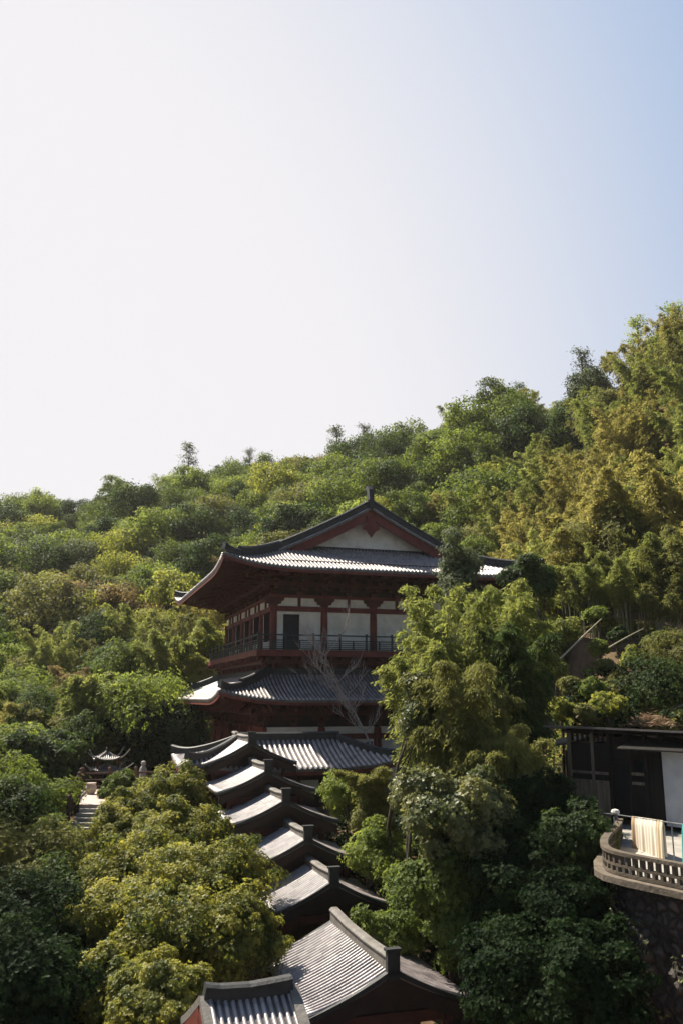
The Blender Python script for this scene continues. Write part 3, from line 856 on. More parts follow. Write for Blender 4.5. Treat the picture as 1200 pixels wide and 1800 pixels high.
b = MB(); b.span(-PU/2+1.1, PU/2-1.1, -2.2, -2.0, zp-0.45, zp-0.15); b.build('tie_beam', M['red_dark'], porch)
b = MB(); b.span(-PU/2+0.5, PU/2-0.5, -3, 3, zp-4.6, zp-3.4); b.build('stone_base', M['stone'], porch)
gallery(443, 1291, 45.6, 4.8, 5.0, 1.15, 'topmost gallery roof, brightest on its left slope, joining the hipped porch roof')

# near-left tiled roof at the bottom edge
nb = P(512, 1712, 20.6)
near = empty('tiled_outbuilding', (nb.x, nb.y, nb.z), TH+math.radians(2), 'nearest tiled roof with thick pale ribs and a dark ridge, cut by the bottom edge', 'outbuilding')
NW, NDp = 1.86, 2.5
hn = lambda d: 0.42*d + 0.03*d*d
zn = -0.33 - hn(NDp)
sh = MB(); rb = MB(); su = []; ru = []
for ox, oy, e, n in ((-NW, -NDp, X, Yv), (0, NDp, -X, -Yv)):
    slope(sh, rb, (ox, oy, zn), e, n, NW, NDp, hn, lambda d: 0, lambda d: NW, lambda s, d: 0.1*max(0, 1-s/0.7)**2, 0.158, 0.05, rows=9, suv=su, ruv=ru)
r = sh.build('roof', M['tile'], near, uv=su); rb.build('tile_ribs', M['tile_rib'], r, smooth=True, uv=ru)
m = MB(); m.sweep([(-NW-0.08, 0, -0.26), (-NW+0.25, 0, -0.32), (-NW*0.5, 0, -0.35), (-0.3, 0, -0.31), (0.02, 0, -0.28)], ridge_sec(0.26, 0.27)); m.build('ridge', M['ridge'], r)
for x, s in ((-NW, -1), (0, 1)):
    m = MB()
    for sg in (-1, 1):
        pts = [Vector((x+s*0.05, sg*(NDp-d), zn+hn(d)+0.05)) for d in np.linspace(0, NDp, 9)]
        m.sweep(pts, [(-0.11, -0.1), (0.11, -0.1), (0.11, 0.06), (-0.11, 0.06)])
    m.build('verge_tiles', M['ridge_pale'], r)
    m = MB()
    for sg in (-1, 1):
        pts = [Vector((x+s*0.14, sg*(NDp-d), zn+hn(d)-0.25)) for d in np.linspace(0, NDp, 9)]
        m.sweep(pts, [(-0.03, -0.18), (0.03, -0.18), (0.03, 0.14), (-0.03, 0.14)])
    m.build('bargeboard', M['red'], near)
b = MB(); b.span(-NW+0.25, -0.25, -NDp+0.7, NDp-0.7, zn-3.6, zn+0.25)
b.build('wall', M['red_dark'], near)

# ------------------------------------------------------------------ left terrace, steps, balustrades, pavilion
tz = -5.5
tc0 = P(158, 1400, 50)
terr = MB()
A = [P(142, 1436, 46.5), P(190, 1436, 46.5), P(235, 1385, 52.5), P(205, 1378, 54), P(143, 1385, 52.8)]
tz = P(160, 1400, 50.3).z
pl = [(-15.0, 46.6), (-9.5, 46.6), (-9.5, 58), (-15.5, 58), (-15.8, 54)]
x0t = P(139, 1430, 46.6).x
x0b = P(140, 1384, 53.5).x
pl = [(x0t, 46.6), (x0t+6, 46.6), (x0t+6, 56), (x0b, 54)]
terr.prism([(x, y, tz-4) for x, y in pl], (0, 0, 4))
tag(terr.build('terrace', M['paving']), kind='structure')
st = MB()
for i in range(5):
    st.span(x0t+0.12, x0t+2.2, 46.6-0.42*(i+1), 46.6-0.42*i, tz-5, tz-0.17*(i+1))
tag(st.build('stone_steps', M['stone']), 'short flight of pale stone steps down from the small left terrace', 'steps')
def stone_balustrade(p0, p1, name, label, h=1.05):
    p0, p1 = Vector(p0), Vector(p1); L = (p1-p0).length; e = (p1-p0)/L
    o = empty(name, p0, 0, label, 'balustrade')
    k = max(1, round(L/1.5)); ang = math.atan2(e.y, e.x)
    for i in range(k+1):
        m = MB(); c = e*(L*i/k)
        m.box(c+Z*(h*0.5), (0.2, 0.2, h), ang); m.lathe(c+Z*h, [(0.1, 0), (0.13, 0.06), (0.12, 0.16), (0.04, 0.24)], 8)
        m.build('post', M['wood_rail'], o)
    m = MB()
    for zz, t in ((h*0.85, 0.1), (h*0.5, 0.07), (h*0.12, 0.1)): m.beam(e*0.1+Z*zz, e*(L-0.1)+Z*zz, 0.1, t)
    m.build('rails', M['wood_rail'], o)
    return o
stone_balustrade((x0t-0.05, 45.0, tz-0.6), (x0b-0.05, 53.9, tz), 'terrace_balustrade', 'dark post and rail balustrade along the left side of the pinkish terrace')
stone_balustrade((x0b, 54.1, tz), (x0b+6.0, 55.9, tz), 'terrace_balustrade', 'dark balustrade across the far end of the terrace before the small pavilion')
q = P(252, 1362, 56.5)
stone_balustrade((q.x-1.6, q.y, q.z-1.0), (q.x+2.6, q.y+0.6, q.z-1.0), 'terrace_balustrade', 'low balustrade right of the small pavilion with a carved stone on one post')
cv = MB(); cv.lathe((0, 0, 0), [(0.2, 0), (0.24, 0.1), (0.2, 0.35), (0.26, 0.5), (0.2, 0.7), (0.12, 0.8), (0.17, 0.92), (0.15, 1.05), (0.05, 1.12)], 10)
co = cv.build('carved_stone_finial', M['stone']); co.location = (q.x, q.y-0.02, q.z+0.05-0.3); tag(co, 'pale carved stone finial on the low balustrade at the wood edge', 'finial')
sb = P(160, 1392, 51.5)
cv = MB(); cv.lathe((0, 0, 0), [(0.2, 0), (0.3, 0.15), (0.33, 0.35), (0.28, 0.52), (0.3, 0.56), (0.3, 0.62), (0.1, 0.64)], 12)
co = cv.build('stone_stool', M['paving']); co.location = (sb.x, sb.y, tz); tag(co, 'round pale stone stool standing on the pinkish terrace', 'stool')

pv = P(188, 1334, 60)
pav = empty('garden_pavilion', (pv.x, pv.y, pv.z), TH+0.1, 'tiny garden pavilion whose thin eave corners curl high above the left terrace', 'pavilion')
pav.scale = (0.62, 0.62, 0.62)
def curl_roof(zb, half, hh, curl, nm):
    sh = MB(); rb = MB(); su = []; ru = []
    hh_ = lambda d: hh*(0.55*d/half+0.45*(d/half)**2)
    lf = lambda s, d: curl*0.35*max(0, 1-min(s, 2*half-s)/1.1)**2*max(0, 1-d/half)
    fs = []
    for ox, oy, e, n in ((-half, -half, X, Yv), (-half, half, -Yv, X), (half, half, -X, -Yv), (half, -half, Yv, -X)):
        fs.append(slope(sh, rb, (ox, oy, zb), e, n, 2*half, half*0.95, hh_, lambda d: d, lambda d: 2*half-d, lf, 0.2, 0.055, rows=7, suv=su, ruv=ru))
    r = sh.build(nm, M['tile'], pav, uv=su); rb.build('tile_ribs', M['tile_rib'], r, smooth=True, uv=ru)
    for sx in (-1, 1):
        for sy in (-1, 1):
            pts = []; rad = []
            for i in range(16):
                t = i/15; dd = half*0.95 - t*(half*0.95+0.75)
                zz = zb + (hh_(max(dd, 0))) + 0.08 + curl*max(0, t-0.45)**2/0.3
                k = half-dd; pts.append((sx*k*1.0, sy*k*1.0, zz)); rad.append(0.10-0.045*t)
            m = MB(); m.tube(pts, rad, 6); m.build('curled_hip', M['stone'], r)
    return r
curl_roof(0.0, 1.35, 0.75, 1.0, 'upper_roof'); curl_roof(-1.15, 1.75, 0.6, 0.75, 'lower_roof')
m = MB(); m.lathe((0, 0, 0.65), [(0.2, 0), (0.25, 0.15), (0.12, 0.3), (0.16, 0.45), (0.03, 0.65)], 10); m.build('finial', M['ridge'], pav)
for sx in (-1, 1):
    for sy in (-1, 1):
        m = MB(); m.lathe((sx*1.1, sy*1.1, -4.4), [(0.12, 0), (0.11, 4.5)], 8); m.build('post', M['red_dark'], pav)
m = MB(); m.span(-1.6, 1.6, -1.6, 1.6, -9.5, -4.4); m.build('base', M['stone'], pav)

# ------------------------------------------------------------------ right: shed, yard, balustrade, washing
SE = Vector((0.67, -0.742, 0)).normalized()     # along the shed front, to the right and nearer
SN = Vector((0.742, 0.67, 0)).normalized()      # into the shed
s0 = P(1006, 1432, 34.7)
srz = math.atan2(SE.y, SE.x)
shed = empty('timber_shed', s0, srz, 'black timber shed with weathered door panels and a thin sheet roof on the terrace', 'shed')
# local axes: x along front (to the right), y into the shed, z up
HS = P(1000, 1279, 34.7).z - s0.z
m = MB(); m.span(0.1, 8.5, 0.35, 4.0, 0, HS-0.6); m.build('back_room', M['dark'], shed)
for x, w, t in ((0.0, 0.13, 'p'), (1.02, 0.09, 'p'), (1.75, 0.12, 'p'), (2.55, 0.12, 'p'), (3.2, 0.14, 'p')):
    m = MB(); m.span(x-w/2, x+w/2, -0.05, 0.1, 0, HS-0.05); m.build('post', M['wood_grey' if x < 1.1 else 'wood_old'], shed)
for x0, x1 in ((0.08, 0.97), (1.08, 1.68)):
    m = MB(); m.span(x0, x1, 0.0, 0.05, 0.08, 1.25); dpn = m.build('door_panel', M['wood_grey'], shed)
    m = MB(); 
    for zz in (0.06, 1.3, 1.62): m.span(x0, x1, -0.03, 0.06, zz-0.05, zz+0.05)
    k = int((x1-x0)/0.16)
    for i in range(1, k): xx = x0+(x1-x0)*i/k; m.span(xx-0.012, xx+0.012, -0.012, 0.0, 0.1, 1.25)
    m.build('door_rails', M['wood_grey'], dpn)
    m = MB(); m.span(x0, x1, 0.01, 0.04, 1.37, HS-0.55); m.build('upper_panel', M['wood_old'], shed)
m = MB(); m.span(2.62, 3.12, 0.02, 0.07, 0.1, 1.3); dpn = m.build('door_panel', M['wood_old'], shed)
m = MB()
for zz in (1.35, 1.68): m.span(2.6, 3.14, -0.02, 0.08, zz-0.05, zz+0.05)
m.build('door_rails', M['wood_grey'], dpn)
m = MB(); m.span(1.82, 3.9, 0.05, 0.12, 2.25, HS-0.3); m.span(3.3, 3.9, 0.03, 0.1, 0, 2.25); m.span(1.82, 2.5, 0.03, 0.10, 2.1, 2.25); m.build('upper_boarding', M['wood_old'], shed)
m = MB()
for i in range(9): m.span(0.12+0.22*i, 0.2+0.22*i, 0.0, 0.05, HS-0.5, HS-0.15)
m.span(-0.05, 8.5, -0.06, 0.09, HS-0.18, HS-0.02)
m.build('eave_slats', M['wood_old'], shed)
m = MB(); m.span(3.9, 8.5, -0.12, 0.3, 0, 2.62); wp = m.build('rendered_wall', M['wall_blue'], shed); tag(wp, 'bluish grey rendered wall at the right end')
m = MB(); m.quad((2.55, -0.85, 2.62), (8.5, -0.85, 2.62), (8.5, 0.05, 2.85), (2.55, 0.05, 2.85)); m.quad((2.55, 0.05, 2.80), (8.5, 0.05, 2.80), (8.5, -0.85, 2.57), (2.55, -0.85, 2.57)); m.quad((2.55, -0.85, 2.57), (8.5, -0.85, 2.57), (8.5, -0.85, 2.62), (2.55, -0.85, 2.62)); m.quad((2.55, 0.05, 2.80), (2.55, -0.85, 2.57), (2.55, -0.85, 2.62), (2.55, 0.05, 2.85)); m.build('canopy', M['wood_old'], shed)
m = MB()
for x in (3.8, 4.3, 5.2, 6.2): m.span(x-0.04, x+0.04, 0.0, 0.047, 2.86, HS-0.2)
m.build('upper_posts', M['wood_old'], shed)
m = MB()
n0 = 0
for (x0, x1, z0a, z0b) in ((-0.75, 2.0, 0.0, -0.02), (2.0, 9.0, -0.02, -0.12)):
    a = [(x0, -0.6, HS+z0a+0.02), (x1, -0.6, HS+z0b+0.02), (x1, 4.5, HS+z0b-0.45), (x0, 4.5, HS+z0a-0.45)]
    m.prism(a, (0, 0, 0.07))
sr = m.build('roof', M['tin'], shed)
m = MB()
for x in (0.1, 1.4, 2.7, 4.0, 5.3, 6.6, 7.9): m.beam((x, -0.55, HS-0.07 - (0.02 if x < 2 else 0.12)), (x, 4.2, HS-0.5- (0.02 if x < 2 else 0.12)), 0.09, 0.1)
m.build('roof_poles', M['wood_old'], sr)
# lean-to on the left flank
m = MB(); m.prism([(-2.6, 0.5, 2.3), (-0.1, 0.5, 2.62), (-0.1, 3.4, 2.95), (-2.6, 3.4, 2.6)], (0, 0, 0.08)); lt = m.build('lean_to_roof', M['tin'], shed)
m = MB(); m.span(-1.0, -0.1, 1.2, 3.2, -0.3, 2.3); m.build('lean_to_wall', M['red_dark'], shed)
for x, y in ((-2.4, 0.7), (-2.4, 3.2)):
    m = MB(); m.tube([(x, y, -1.5), (x, y, 2.35)], 0.05); m.build('lean_to_post', M['wood_old'], shed)
# ladder
L0 = empty('wooden_ladder', s0 + SE*(-0.55) + SN*(-0.1), srz+0.3, 'small pale wooden ladder leaning by the left corner of the shed', 'ladder')
m = MB()
for x in (-0.22, 0.22): m.beam((x, 0, 0.1), (x*0.8, 0.25, 2.1), 0.045, 0.05)
m.build('side_rails', M['wood_grey'], L0)
m = MB()
for i in range(4): m.beam((-0.22+0.01*i, 0.08+0.05*i, 0.55+0.42*i), (0.22-0.01*i, 0.08+0.05*i, 0.55+0.42*i), 0.04, 0.04)
m.build('rungs', M['wood_grey'], L0)

# yard on top of the retaining wall
yz = P(1116, 1551, 23.4).z
edge = [(8.7, 34.9), (9.0, 32.0), (9.25, 30.2), (8.75, 28.8), (8.05, 27.4), (7.45, 26.0), (7.12, 24.8), (7.15, 24.2), (7.45, 23.55), (7.9, 22.85), (8.45, 22.0), (9.2, 20.9), (10.0, 19.7), (11.2, 18.0)]
poly = edge + [(22, 18.0), (22, 42), (10, 42)]
m = MB(); m.prism([(x, y, yz-0.12) for x, y in poly[::-1]], (0, 0, 0.12))
tag(m.build('yard_paving', M['stone']), kind='structure')
wl = MB()
rw = [Vector((x, y, 0)) for x, y in edge]
nz_ = 60
grid = []
for i in range(len(rw)-1):
    for k in range(14): grid.append(rw[i].lerp(rw[i+1], k/14))
grid.append(rw[-1])
for j in range(nz_+1):
    zz = yz - 0.13 - (9.5)*j/nz_
    for g in grid:
        nn = mnoise.noise(Vector((g.x*1.5, g.y*1.5, zz*1.5)))*0.13 + mnoise.noise(Vector((g.x*4.5, g.y*4.5, zz*4.5)))*0.09
        wl.v.append((g.x + 0.25 - 0.045*(yz-zz) + nn*0.8, g.y+nn*0.6, zz))
W = len(grid)
for j in range(nz_):
    for i in range(W-1):
        a = j*W+i; wl.f.append((a, a+W, a+W+1, a+1))
wall_v = list(wl.v)
tag(wl.build('retaining_wall', M['rubble'], smooth=False), 'tall rubble stone retaining wall carrying the yard with the curved balustrade', 'retaining wall')
wl = MB(); wl.sweep([(x-0.08, y, yz-0.02) for x, y in edge[2:]], [(-0.2, -0.09), (0.16, -0.09), (0.16, 0.07), (-0.2, 0.07)])
tag(wl.build('coping_ledge', M['old_concrete']), 'pale concrete ledge on top of the retaining wall under the balustrade', 'coping')
rng = np.random.default_rng(3); C_ = []
for k in range(9000):
    i_ = rng.integers(0, W); j_ = rng.integers(0, nz_+1); v_ = wall_v[j_*W+i_]
    if mnoise.noise(Vector((v_[0]*0.9, v_[1]*0.9, v_[2]*0.9))) > 0.08: C_.append((v_[0]-0.06+rng.normal(0, .05), v_[1]-0.03+rng.normal(0, .05), v_[2]+rng.normal(0, .06)))
C_ = np.array(C_); nn_ = unit(rng.normal(0, .6, (len(C_), 3))+np.array([-0.8, -0.5, 0.4])); dd_ = unit(np.cross(nn_, rng.normal(size=(len(C_), 3))))
tag(leaf_object('wall_creeper', C_, dd_, nn_, 0.12, 0.07, rng.random(len(C_)), LM['ivy']), kind='stuff')
# pierced balustrade
bal = empty('pierced_balustrade', (edge[7][0], edge[7][1], yz), 0, 'curved parapet of pierced concrete blocks in two rows round the yard', 'balustrade')
ref = Vector((edge[7][0], edge[7][1], yz))
bh = 0.66
curve = [Vector((x+0.08, y, yz)) for x, y in edge[2:]]
# resample evenly
def resample(pts, step):
    out = [pts[0]]; acc = 0.0
    for a, b in zip(pts, pts[1:]):
        L = (b-a).length; t = step-acc
        while t <= L: out.append(a.lerp(b, t/L)); t += step
        acc = (acc+L) % step
    return out
def smooth_path(pts, n=3):
    for _ in range(n):
        q = [pts[0]]
        for a, b in zip(pts, pts[1:]): q += [a.lerp(b, 0.25), a.lerp(b, 0.75)]
        q.append(pts[-1]); pts = q
    return pts
cs = resample(smooth_path(curve, 3), 0.12)
m = MB(); pr = [p - ref for p in cs]
for zz, t in ((bh-0.045, 0.09), ):
    m.sweep([p+Z*zz for p in pr], [(-0.11, -t/2), (0.11, -t/2), (0.11, t/2), (-0.11, t/2)])
m.build('top_rail', M['block'], bal)
m = MB()
m.sweep([p+Z*(bh*0.47) for p in pr], [(-0.07, -0.03), (0.07, -0.03), (0.07, 0.03), (-0.07, 0.03)])
m.sweep([p+Z*0.04+Z*0.07 for p in pr], [(-0.075, -0.04), (0.075, -0.04), (0.075, 0.04), (-0.075, 0.04)])
m.build('block_courses', M['block'], bal)
bl = MB()
for i, p in enumerate(pr):
    t = pr[min(i+1, len(pr)-1)] - pr[max(i-1, 0)]; ang = math.atan2(t.y, t.x)
    if i % 2 == 0: bl.box(p+Z*(bh*0.70), (0.085, 0.13, bh*0.36), ang)
    else: bl.box(p+Z*(bh*0.30), (0.085, 0.13, bh*0.30), ang)
bl.build('block_uprights', M['block'], bal)
# rail of pipes with washing
pb = P(1083, 1466, 29.8)
def pipe_at(px, py, Y): return P(px, py, Y)
rail = empty('pipe_rail', (pb.x, pb.y, yz), 0, 'thin metal pipe rail with a white capped post, carrying the washing', 'pipe rail')
rf = Vector((pb.x, pb.y, yz))
top = P(1082, 1432, 29.8); tl = P(1047, 1428, 32.5); tr = P(1198, 1449, 25.3); tr2 = P(1260, 1460, 23.2)
m = MB(); m.tube([Vector((0, 0, 0)), Vector((0, 0, top.z-yz+0.05))], 0.075, 8); m.build('post', M['steel'], rail)
m = MB(); m.lathe((0, 0, top.z-yz+0.03), [(0.13, 0), (0.15, 0.05), (0.12, 0.12), (0.03, 0.15)], 10); m.build('cap', M['white'], rail)
m = MB(); m.tube([tl-rf, top-rf, tr-rf, tr2-rf], 0.022, 6); m.build('top_pipe', M['steel'], rail)
def post_to(p, parent): 
    m = MB(); m.tube([Vector((p.x, p.y, yz))-rf, p-rf], 0.022, 6); m.build('upright', M['steel'], parent)
for t in (0.86, 1.0): post_to(top.lerp(tr, t), rail)
post_to(tl, rail)
# blanket over the pipe
def cloth(pa, pb_, drop, name, mat, label, cat, waves, seed):
    rnd = random.Random(seed); e = (pb_-pa); L = e.length; e = e/L; nrm = Vector((e.y, -e.x, 0)).normalized()
    mb = MB(); uv = []; nu, nv = 60, 18
    ph = [(rnd.uniform(3, 14), rnd.uniform(0, 6), rnd.uniform(0.3, 1)) for _ in range(waves)]
    for side, dr in ((1, drop), (-1, drop*0.8)):
        base = len(mb.v)
        for j in range(nv+1):
            t = j/nv
            for i in range(nu+1):
                s = i/nu
                w = sum(a*math.sin(f*s*L*2.2+p) for f, p, a in ph)/waves
                off = side*(0.03*min(1, t*6)+0.01) + w*0.2*t**0.6
                p = pa + e*(s*L) + nrm*off - Z*(dr*t - 0.03 + 0.03*math.sin(s*9+seed)*t)
                mb.v.append(tuple(p-pa)); uv.append((s, t))
        for j in range(nv):
            for i in range(nu):
                a = base + j*(nu+1)+i; mb.f.append((a, a+1, a+nu+2, a+nu+1))
    o = mb.build(name, mat, None, smooth=True, uv=uv); o.location = pa
    return tag(o, label, cat)
cloth(top.lerp(tr, 0.27), top.lerp(tr, 0.74), 1.25, 'striped_blanket', M['blanket'], 'cream blanket with brown and ochre striped borders hung over the pipe rail', 'blanket', 5, 4)
cloth(tr.lerp(tr2, 0.03), tr.lerp(tr2, 0.6), 1.2, 'teal_cloth', M['teal'], 'teal cloth hanging on the pipe rail at the right edge', 'cloth', 4, 9)

# ------------------------------------------------------------------ foliage
def set_mat(o, mat):
    o.material_slots[0].link = 'OBJECT'; o.material_slots[0].material = mat

def rsphere(rng, n):
    return unit(rng.normal(size=(n, 3)))

def crown_leaves(rng, rx, ry, rz, nclump, nleaf, leaf, clump=(0.26, 0.42), top=0.25, flat=0.75, bunch=1, drop=0.75, sparse=1.0):
    """leaf clumps through an uneven ellipsoid, most near its surface; returns arrays for leaf_object"""
    cd = rsphere(rng, nclump); cd[:, 2] = cd[:, 2]*0.85 + top
    cd = unit(cd)
    rad = rng.uniform(0.35, 1.08, nclump)**0.6
    lump = 1 + 0.16*np.sin(cd[:, 0]*5 + rng.uniform(0, 6)) + 0.14*np.sin(cd[:, 1]*6 + cd[:, 2]*4 + rng.uniform(0, 6))
    R = np.array([rx, ry, rz])
    cc = cd*(rad*lump)[:, None]*R*0.82
    low = cc[:, 2] < 0
    cc[low, 2] *= drop
    cr = rng.uniform(*clump, nclump)*(rx+ry)/2
    ct = rng.uniform(0.05, 0.8, nclump)
    nb = max(1, nleaf//bunch)
    w = cr**2; idx = rng.choice(nclump, nb, p=w/w.sum())
    ld = rsphere(rng, nb); ld[:, 2] += 0.3; ld = unit(ld)
    rr = cr[idx]*(0.40 + 0.72*rng.random(nb)**0.75)*(1 + 0.35*np.abs(rng.normal(0, 0.5, nb))*(rng.random(nb) < 0.25))
    p = cc[idx] + ld*rr[:, None]*np.array([1, 1, flat])
    out = unit(ld*1.0 + unit(p/R)*0.5 + np.array([0, 0, 0.35]))
    tint = ct[idx] + rng.normal(0, 0.13, nb)
    if bunch > 1:
        P_, D_, N_, T_ = [], [], [], []
        ang0 = rng.uniform(0, 6.28, nb)
        a = unit(np.cross(out, np.array([0.31, 0.2, 0.93]))); b = np.cross(out, a)
        for k in range(bunch):
            an = ang0 + 6.283*k/bunch + rng.normal(0, 0.3, nb)
            side = a*np.cos(an)[:, None] + b*np.sin(an)[:, None]
            d = unit(side + out*rng.uniform(0.05, 0.7, nb)[:, None])
            nn = unit(out - side*0.3 + rng.normal(0, 0.2, (nb, 3)))
            P_.append(p + d*leaf*0.5); D_.append(d); N_.append(nn); T_.append(tint + rng.normal(0, 0.1, nb))
        return np.concatenate(P_), np.concatenate(D_), np.concatenate(N_), np.concatenate(T_), cc
    nrm = unit(out + rng.normal(0, 0.55, (nb, 3)))
    d = unit(np.cross(nrm, rng.normal(size=(nb, 3))))
    return p, d, nrm, tint, cc

def trunk_mesh(rng, base, top, r0, limbs, name, mat, parent):
    """tapered trunk with limbs reaching to the clumps in the list"""
    m = MB(); base = Vector(base); top = Vector(top)
    bend = Vector((rng.normal(0, 0.06), rng.normal(0, 0.06), 0))*(top-base).length
    pts = [base.lerp(top, t) + bend*math.sin(t*math.pi) for t in (0, 0.25, 0.5, 0.75, 1.0)]
    m.tube(pts, [r0*1.25, r0, r0*0.85, r0*0.65, r0*0.35], 7)
    for l in limbs:
        l = Vector(l); t = rng.uniform(0.35, 0.95); a = base.lerp(top, t) + bend*math.sin(t*math.pi)
        mid = a.lerp(l, 0.55) + Vector((0, 0, 0.12*(l-a).length))
        m.tube([a, mid, l], [r0*0.42*(1.2-t*0.6), r0*0.28, r0*0.08], 5)
    return m.build(name, mat, parent)

def broadleaf(seed, r, rz, H, nclump, nleaf, leaf, mat, name='broadleaf_tree', bunch=1, clump=(0.26, 0.42), wfac=0.55, nlimb=10, flat=0.75, asym=0.15, top=0.25, drop=0.75):
    """tree with its base at the origin and crown centre at height H"""
    rng = np.random.default_rng(seed)
    o = empty(name)
    rx, ry = r*(1+rng.uniform(-asym, asym)), r*(1+rng.uniform(-asym, asym))
    p, d, n, t, cc = crown_leaves(rng, rx, ry, rz, nclump, nleaf, leaf, clump, top, flat, bunch, drop)
    off = np.array([0, 0, H])
    sz = leaf*rng.uniform(0.7, 1.25, len(p))
    leaf_object('crown', p+off, d, n, sz, sz*wfac, t, mat, o)
    sel = rng.choice(len(cc), min(nlimb, len(cc)), replace=False)
    trunk_mesh(rng, (0, 0, 0), (0, 0, H+rz*0.45), max(0.09, r*0.065), [tuple(c*0.92+off) for c in cc[sel]], 'trunk', M['bark'], o)
    return o

def bamboo(seed, H, spread, nculm, nleaf, leafL, leafW, mat, name='bamboo_clump', droop=0.55, start=0.32, spray=0.085, curl=1.0, culm_r=0.045, base_r=0.18):
    rng = np.random.default_rng(seed)
    o = empty(name); m = MB()
    C, D, Nn, T = [], [], [], []
    per = nleaf//nculm
    for k in range(nculm):
        az = 6.283*k/nculm + rng.normal(0, 0.5); lean = spread*rng.uniform(0.25, 1.15); ctint = rng.uniform(-0.2, 0.2)
        hh = H*rng.uniform(0.62, 1.0)
        b = np.array([math.cos(az)*base_r*spread*rng.random()**0.5*2, math.sin(az)*base_r*spread*rng.random()**0.5*2, 0])
        dirv = np.array([math.cos(az), math.sin(az), 0])
        def pos(t):
            t = np.asarray(t, dtype=float)[..., None]
            z = hh*(t - droop*0.42*np.maximum(0, t-0.45)**2*2.2)
            return b + dirv*lean*t**2.4*1.05 + np.array([0, 0, 1.0])*z
        tt = np.linspace(0, 1, 9); pp = pos(tt)
        m.tube([tuple(x) for x in pp], [culm_r*(1-0.8*t) for t in tt], 5)
        nb = max(8, per//22)
        tb = start + (1-start)*rng.random(nb)**0.8
        bp = pos(tb)
        ba = rng.uniform(0, 6.283, nb)
        taper = np.sin(np.clip((tb-start)/(1-start), 0.02, 1)*math.pi*0.8+0.35)
        bl = H*spray*rng.uniform(0.5, 1.3, nb)*np.maximum(0.3, taper)
        bd = np.stack([np.cos(ba), np.sin(ba), rng.uniform(-0.25, 0.45, nb)], 1)
        nt_ = 0.5 + ctint + rng.uniform(-0.25, 0.25, nb)
        for q in range(22):
            f = rng.uniform(0.3, 1.0, nb)
            c = bp + bd*(bl*f)[:, None] - np.array([0, 0, 1.0])*(bl*0.5*f**2)[:, None]*curl + rng.normal(0, leafL*0.42, (nb, 3))*np.array([1, 1, 0.6])
            dd = unit(bd*0.7 + rng.normal(0, 0.45, (nb, 3)) - np.array([0, 0, 0.55*curl]))
            nn = unit(rng.normal(0, 0.6, (nb, 3)) + np.array([0, 0, 0.8]))
            C.append(c); D.append(dd); Nn.append(nn); T.append(nt_ + rng.normal(0, 0.15, nb))
    c = np.concatenate(C); sz = rng.uniform(0.7, 1.3, len(c))
    leaf_object('foliage', c, np.concatenate(D), np.concatenate(Nn), leafL*sz, leafW*sz, np.concatenate(T), mat, o)
    m.build('culms', M['culm'], o)
    return o

def layered(seed, H, r, nleaf, leaf, mat, name='pine_tree', tiers=7, bare=0.35):
    """open tree of flat branch layers on a straight trunk"""
    rng = np.random.default_rng(seed); o = empty(name); m = MB()
    m.tube([(0, 0, 0), (0.1, 0, H*0.5), (0, 0.05, H)], [H*0.02, H*0.014, H*0.004], 6)
    C, T = [], []
    for k in range(tiers):
        z = H*(bare+(1-bare)*k/(tiers-0.4)); rr = r*(1-0.6*k/tiers)*rng.uniform(0.55, 1.3)
        for b in range(5):
            a = rng.uniform(0, 6.283); L = rr*rng.uniform(0.6, 1.1); up = rng.uniform(0.05, 0.3)
            tip = Vector((math.cos(a)*L, math.sin(a)*L, z+L*up+rng.normal(0, 0.07*H))); m.tube([(0, 0, z-0.1), tuple(tip)], [H*0.006, H*0.002], 4)
            nl = nleaf//(tiers*5)
            f = rng.uniform(0.25, 1.05, nl)
            c = np.array([0, 0, z])+ f[:, None]*np.array([tip.x, tip.y, tip.z-z]) + rng.normal(0, 1, (nl, 3))*np.array([0.16, 0.16, 0.10])*r
            C.append(c); T.append(np.full(nl, rng.uniform(0.2, 0.8))+rng.normal(0, 0.12, nl))
    c = np.concatenate(C); n_ = len(c)
    nn = unit(rng.normal(0, 0.5, (n_, 3))+np.array([0, 0, 0.8])); d = unit(np.cross(nn, rng.normal(size=(n_, 3))))
    sz = leaf*rng.uniform(0.7, 1.3, n_)
    leaf_object('crown', c, d, nn, sz, sz*0.45, np.concatenate(T), mat, o)
    m.build('trunk', M['bark'], o)
    return o

def place(o, x, y, z=None, s=1.0, rz=0.0, sz=None):
    o.location = (x, y, ground(x, y)-0.1 if z is None else z); o.scale = (s, s, s*(sz or 1)); o.rotation_euler = (0, 0, rz)
    return o

R = random.Random(11)
used = set()
def instance(proto, mat):
    """first use takes the prototype itself, later uses copies of it and its parts"""
    if proto.name in used: c = copy_tree(proto)
    else: used.add(proto.name); c = proto
    for ch in c.children:
        if ch.name.split('.')[0] in ('crown', 'foliage'): set_mat(ch, mat)
    return c

# far prototypes
FAR_B = [broadleaf(100+i, 3.7, [3.2, 3.8, 3.0, 4.3, 3.5][i], 4.2, [46, 52, 40, 60, 66][i], 8500, 0.29, LM['mid'], nlimb=7, clump=[(0.2, 0.42), (0.16, 0.36), (0.22, 0.42), (0.14, 0.34), (0.14, 0.3)][i], drop=1.0, asym=0.28) for i in range(5)]
FAR_M = [bamboo(200+i, 10.5, 3.4, [11, 14, 9][i], 10000, 0.36, 0.095, LM['gold'], droop=[0.5, 0.8, 0.35][i], spray=0.1) for i in range(3)]
FAR_P = [layered(300+i, 11, 3.0, 1500, 0.42, LM['deep'], tiers=[6, 8][i]) for i in range(2)]

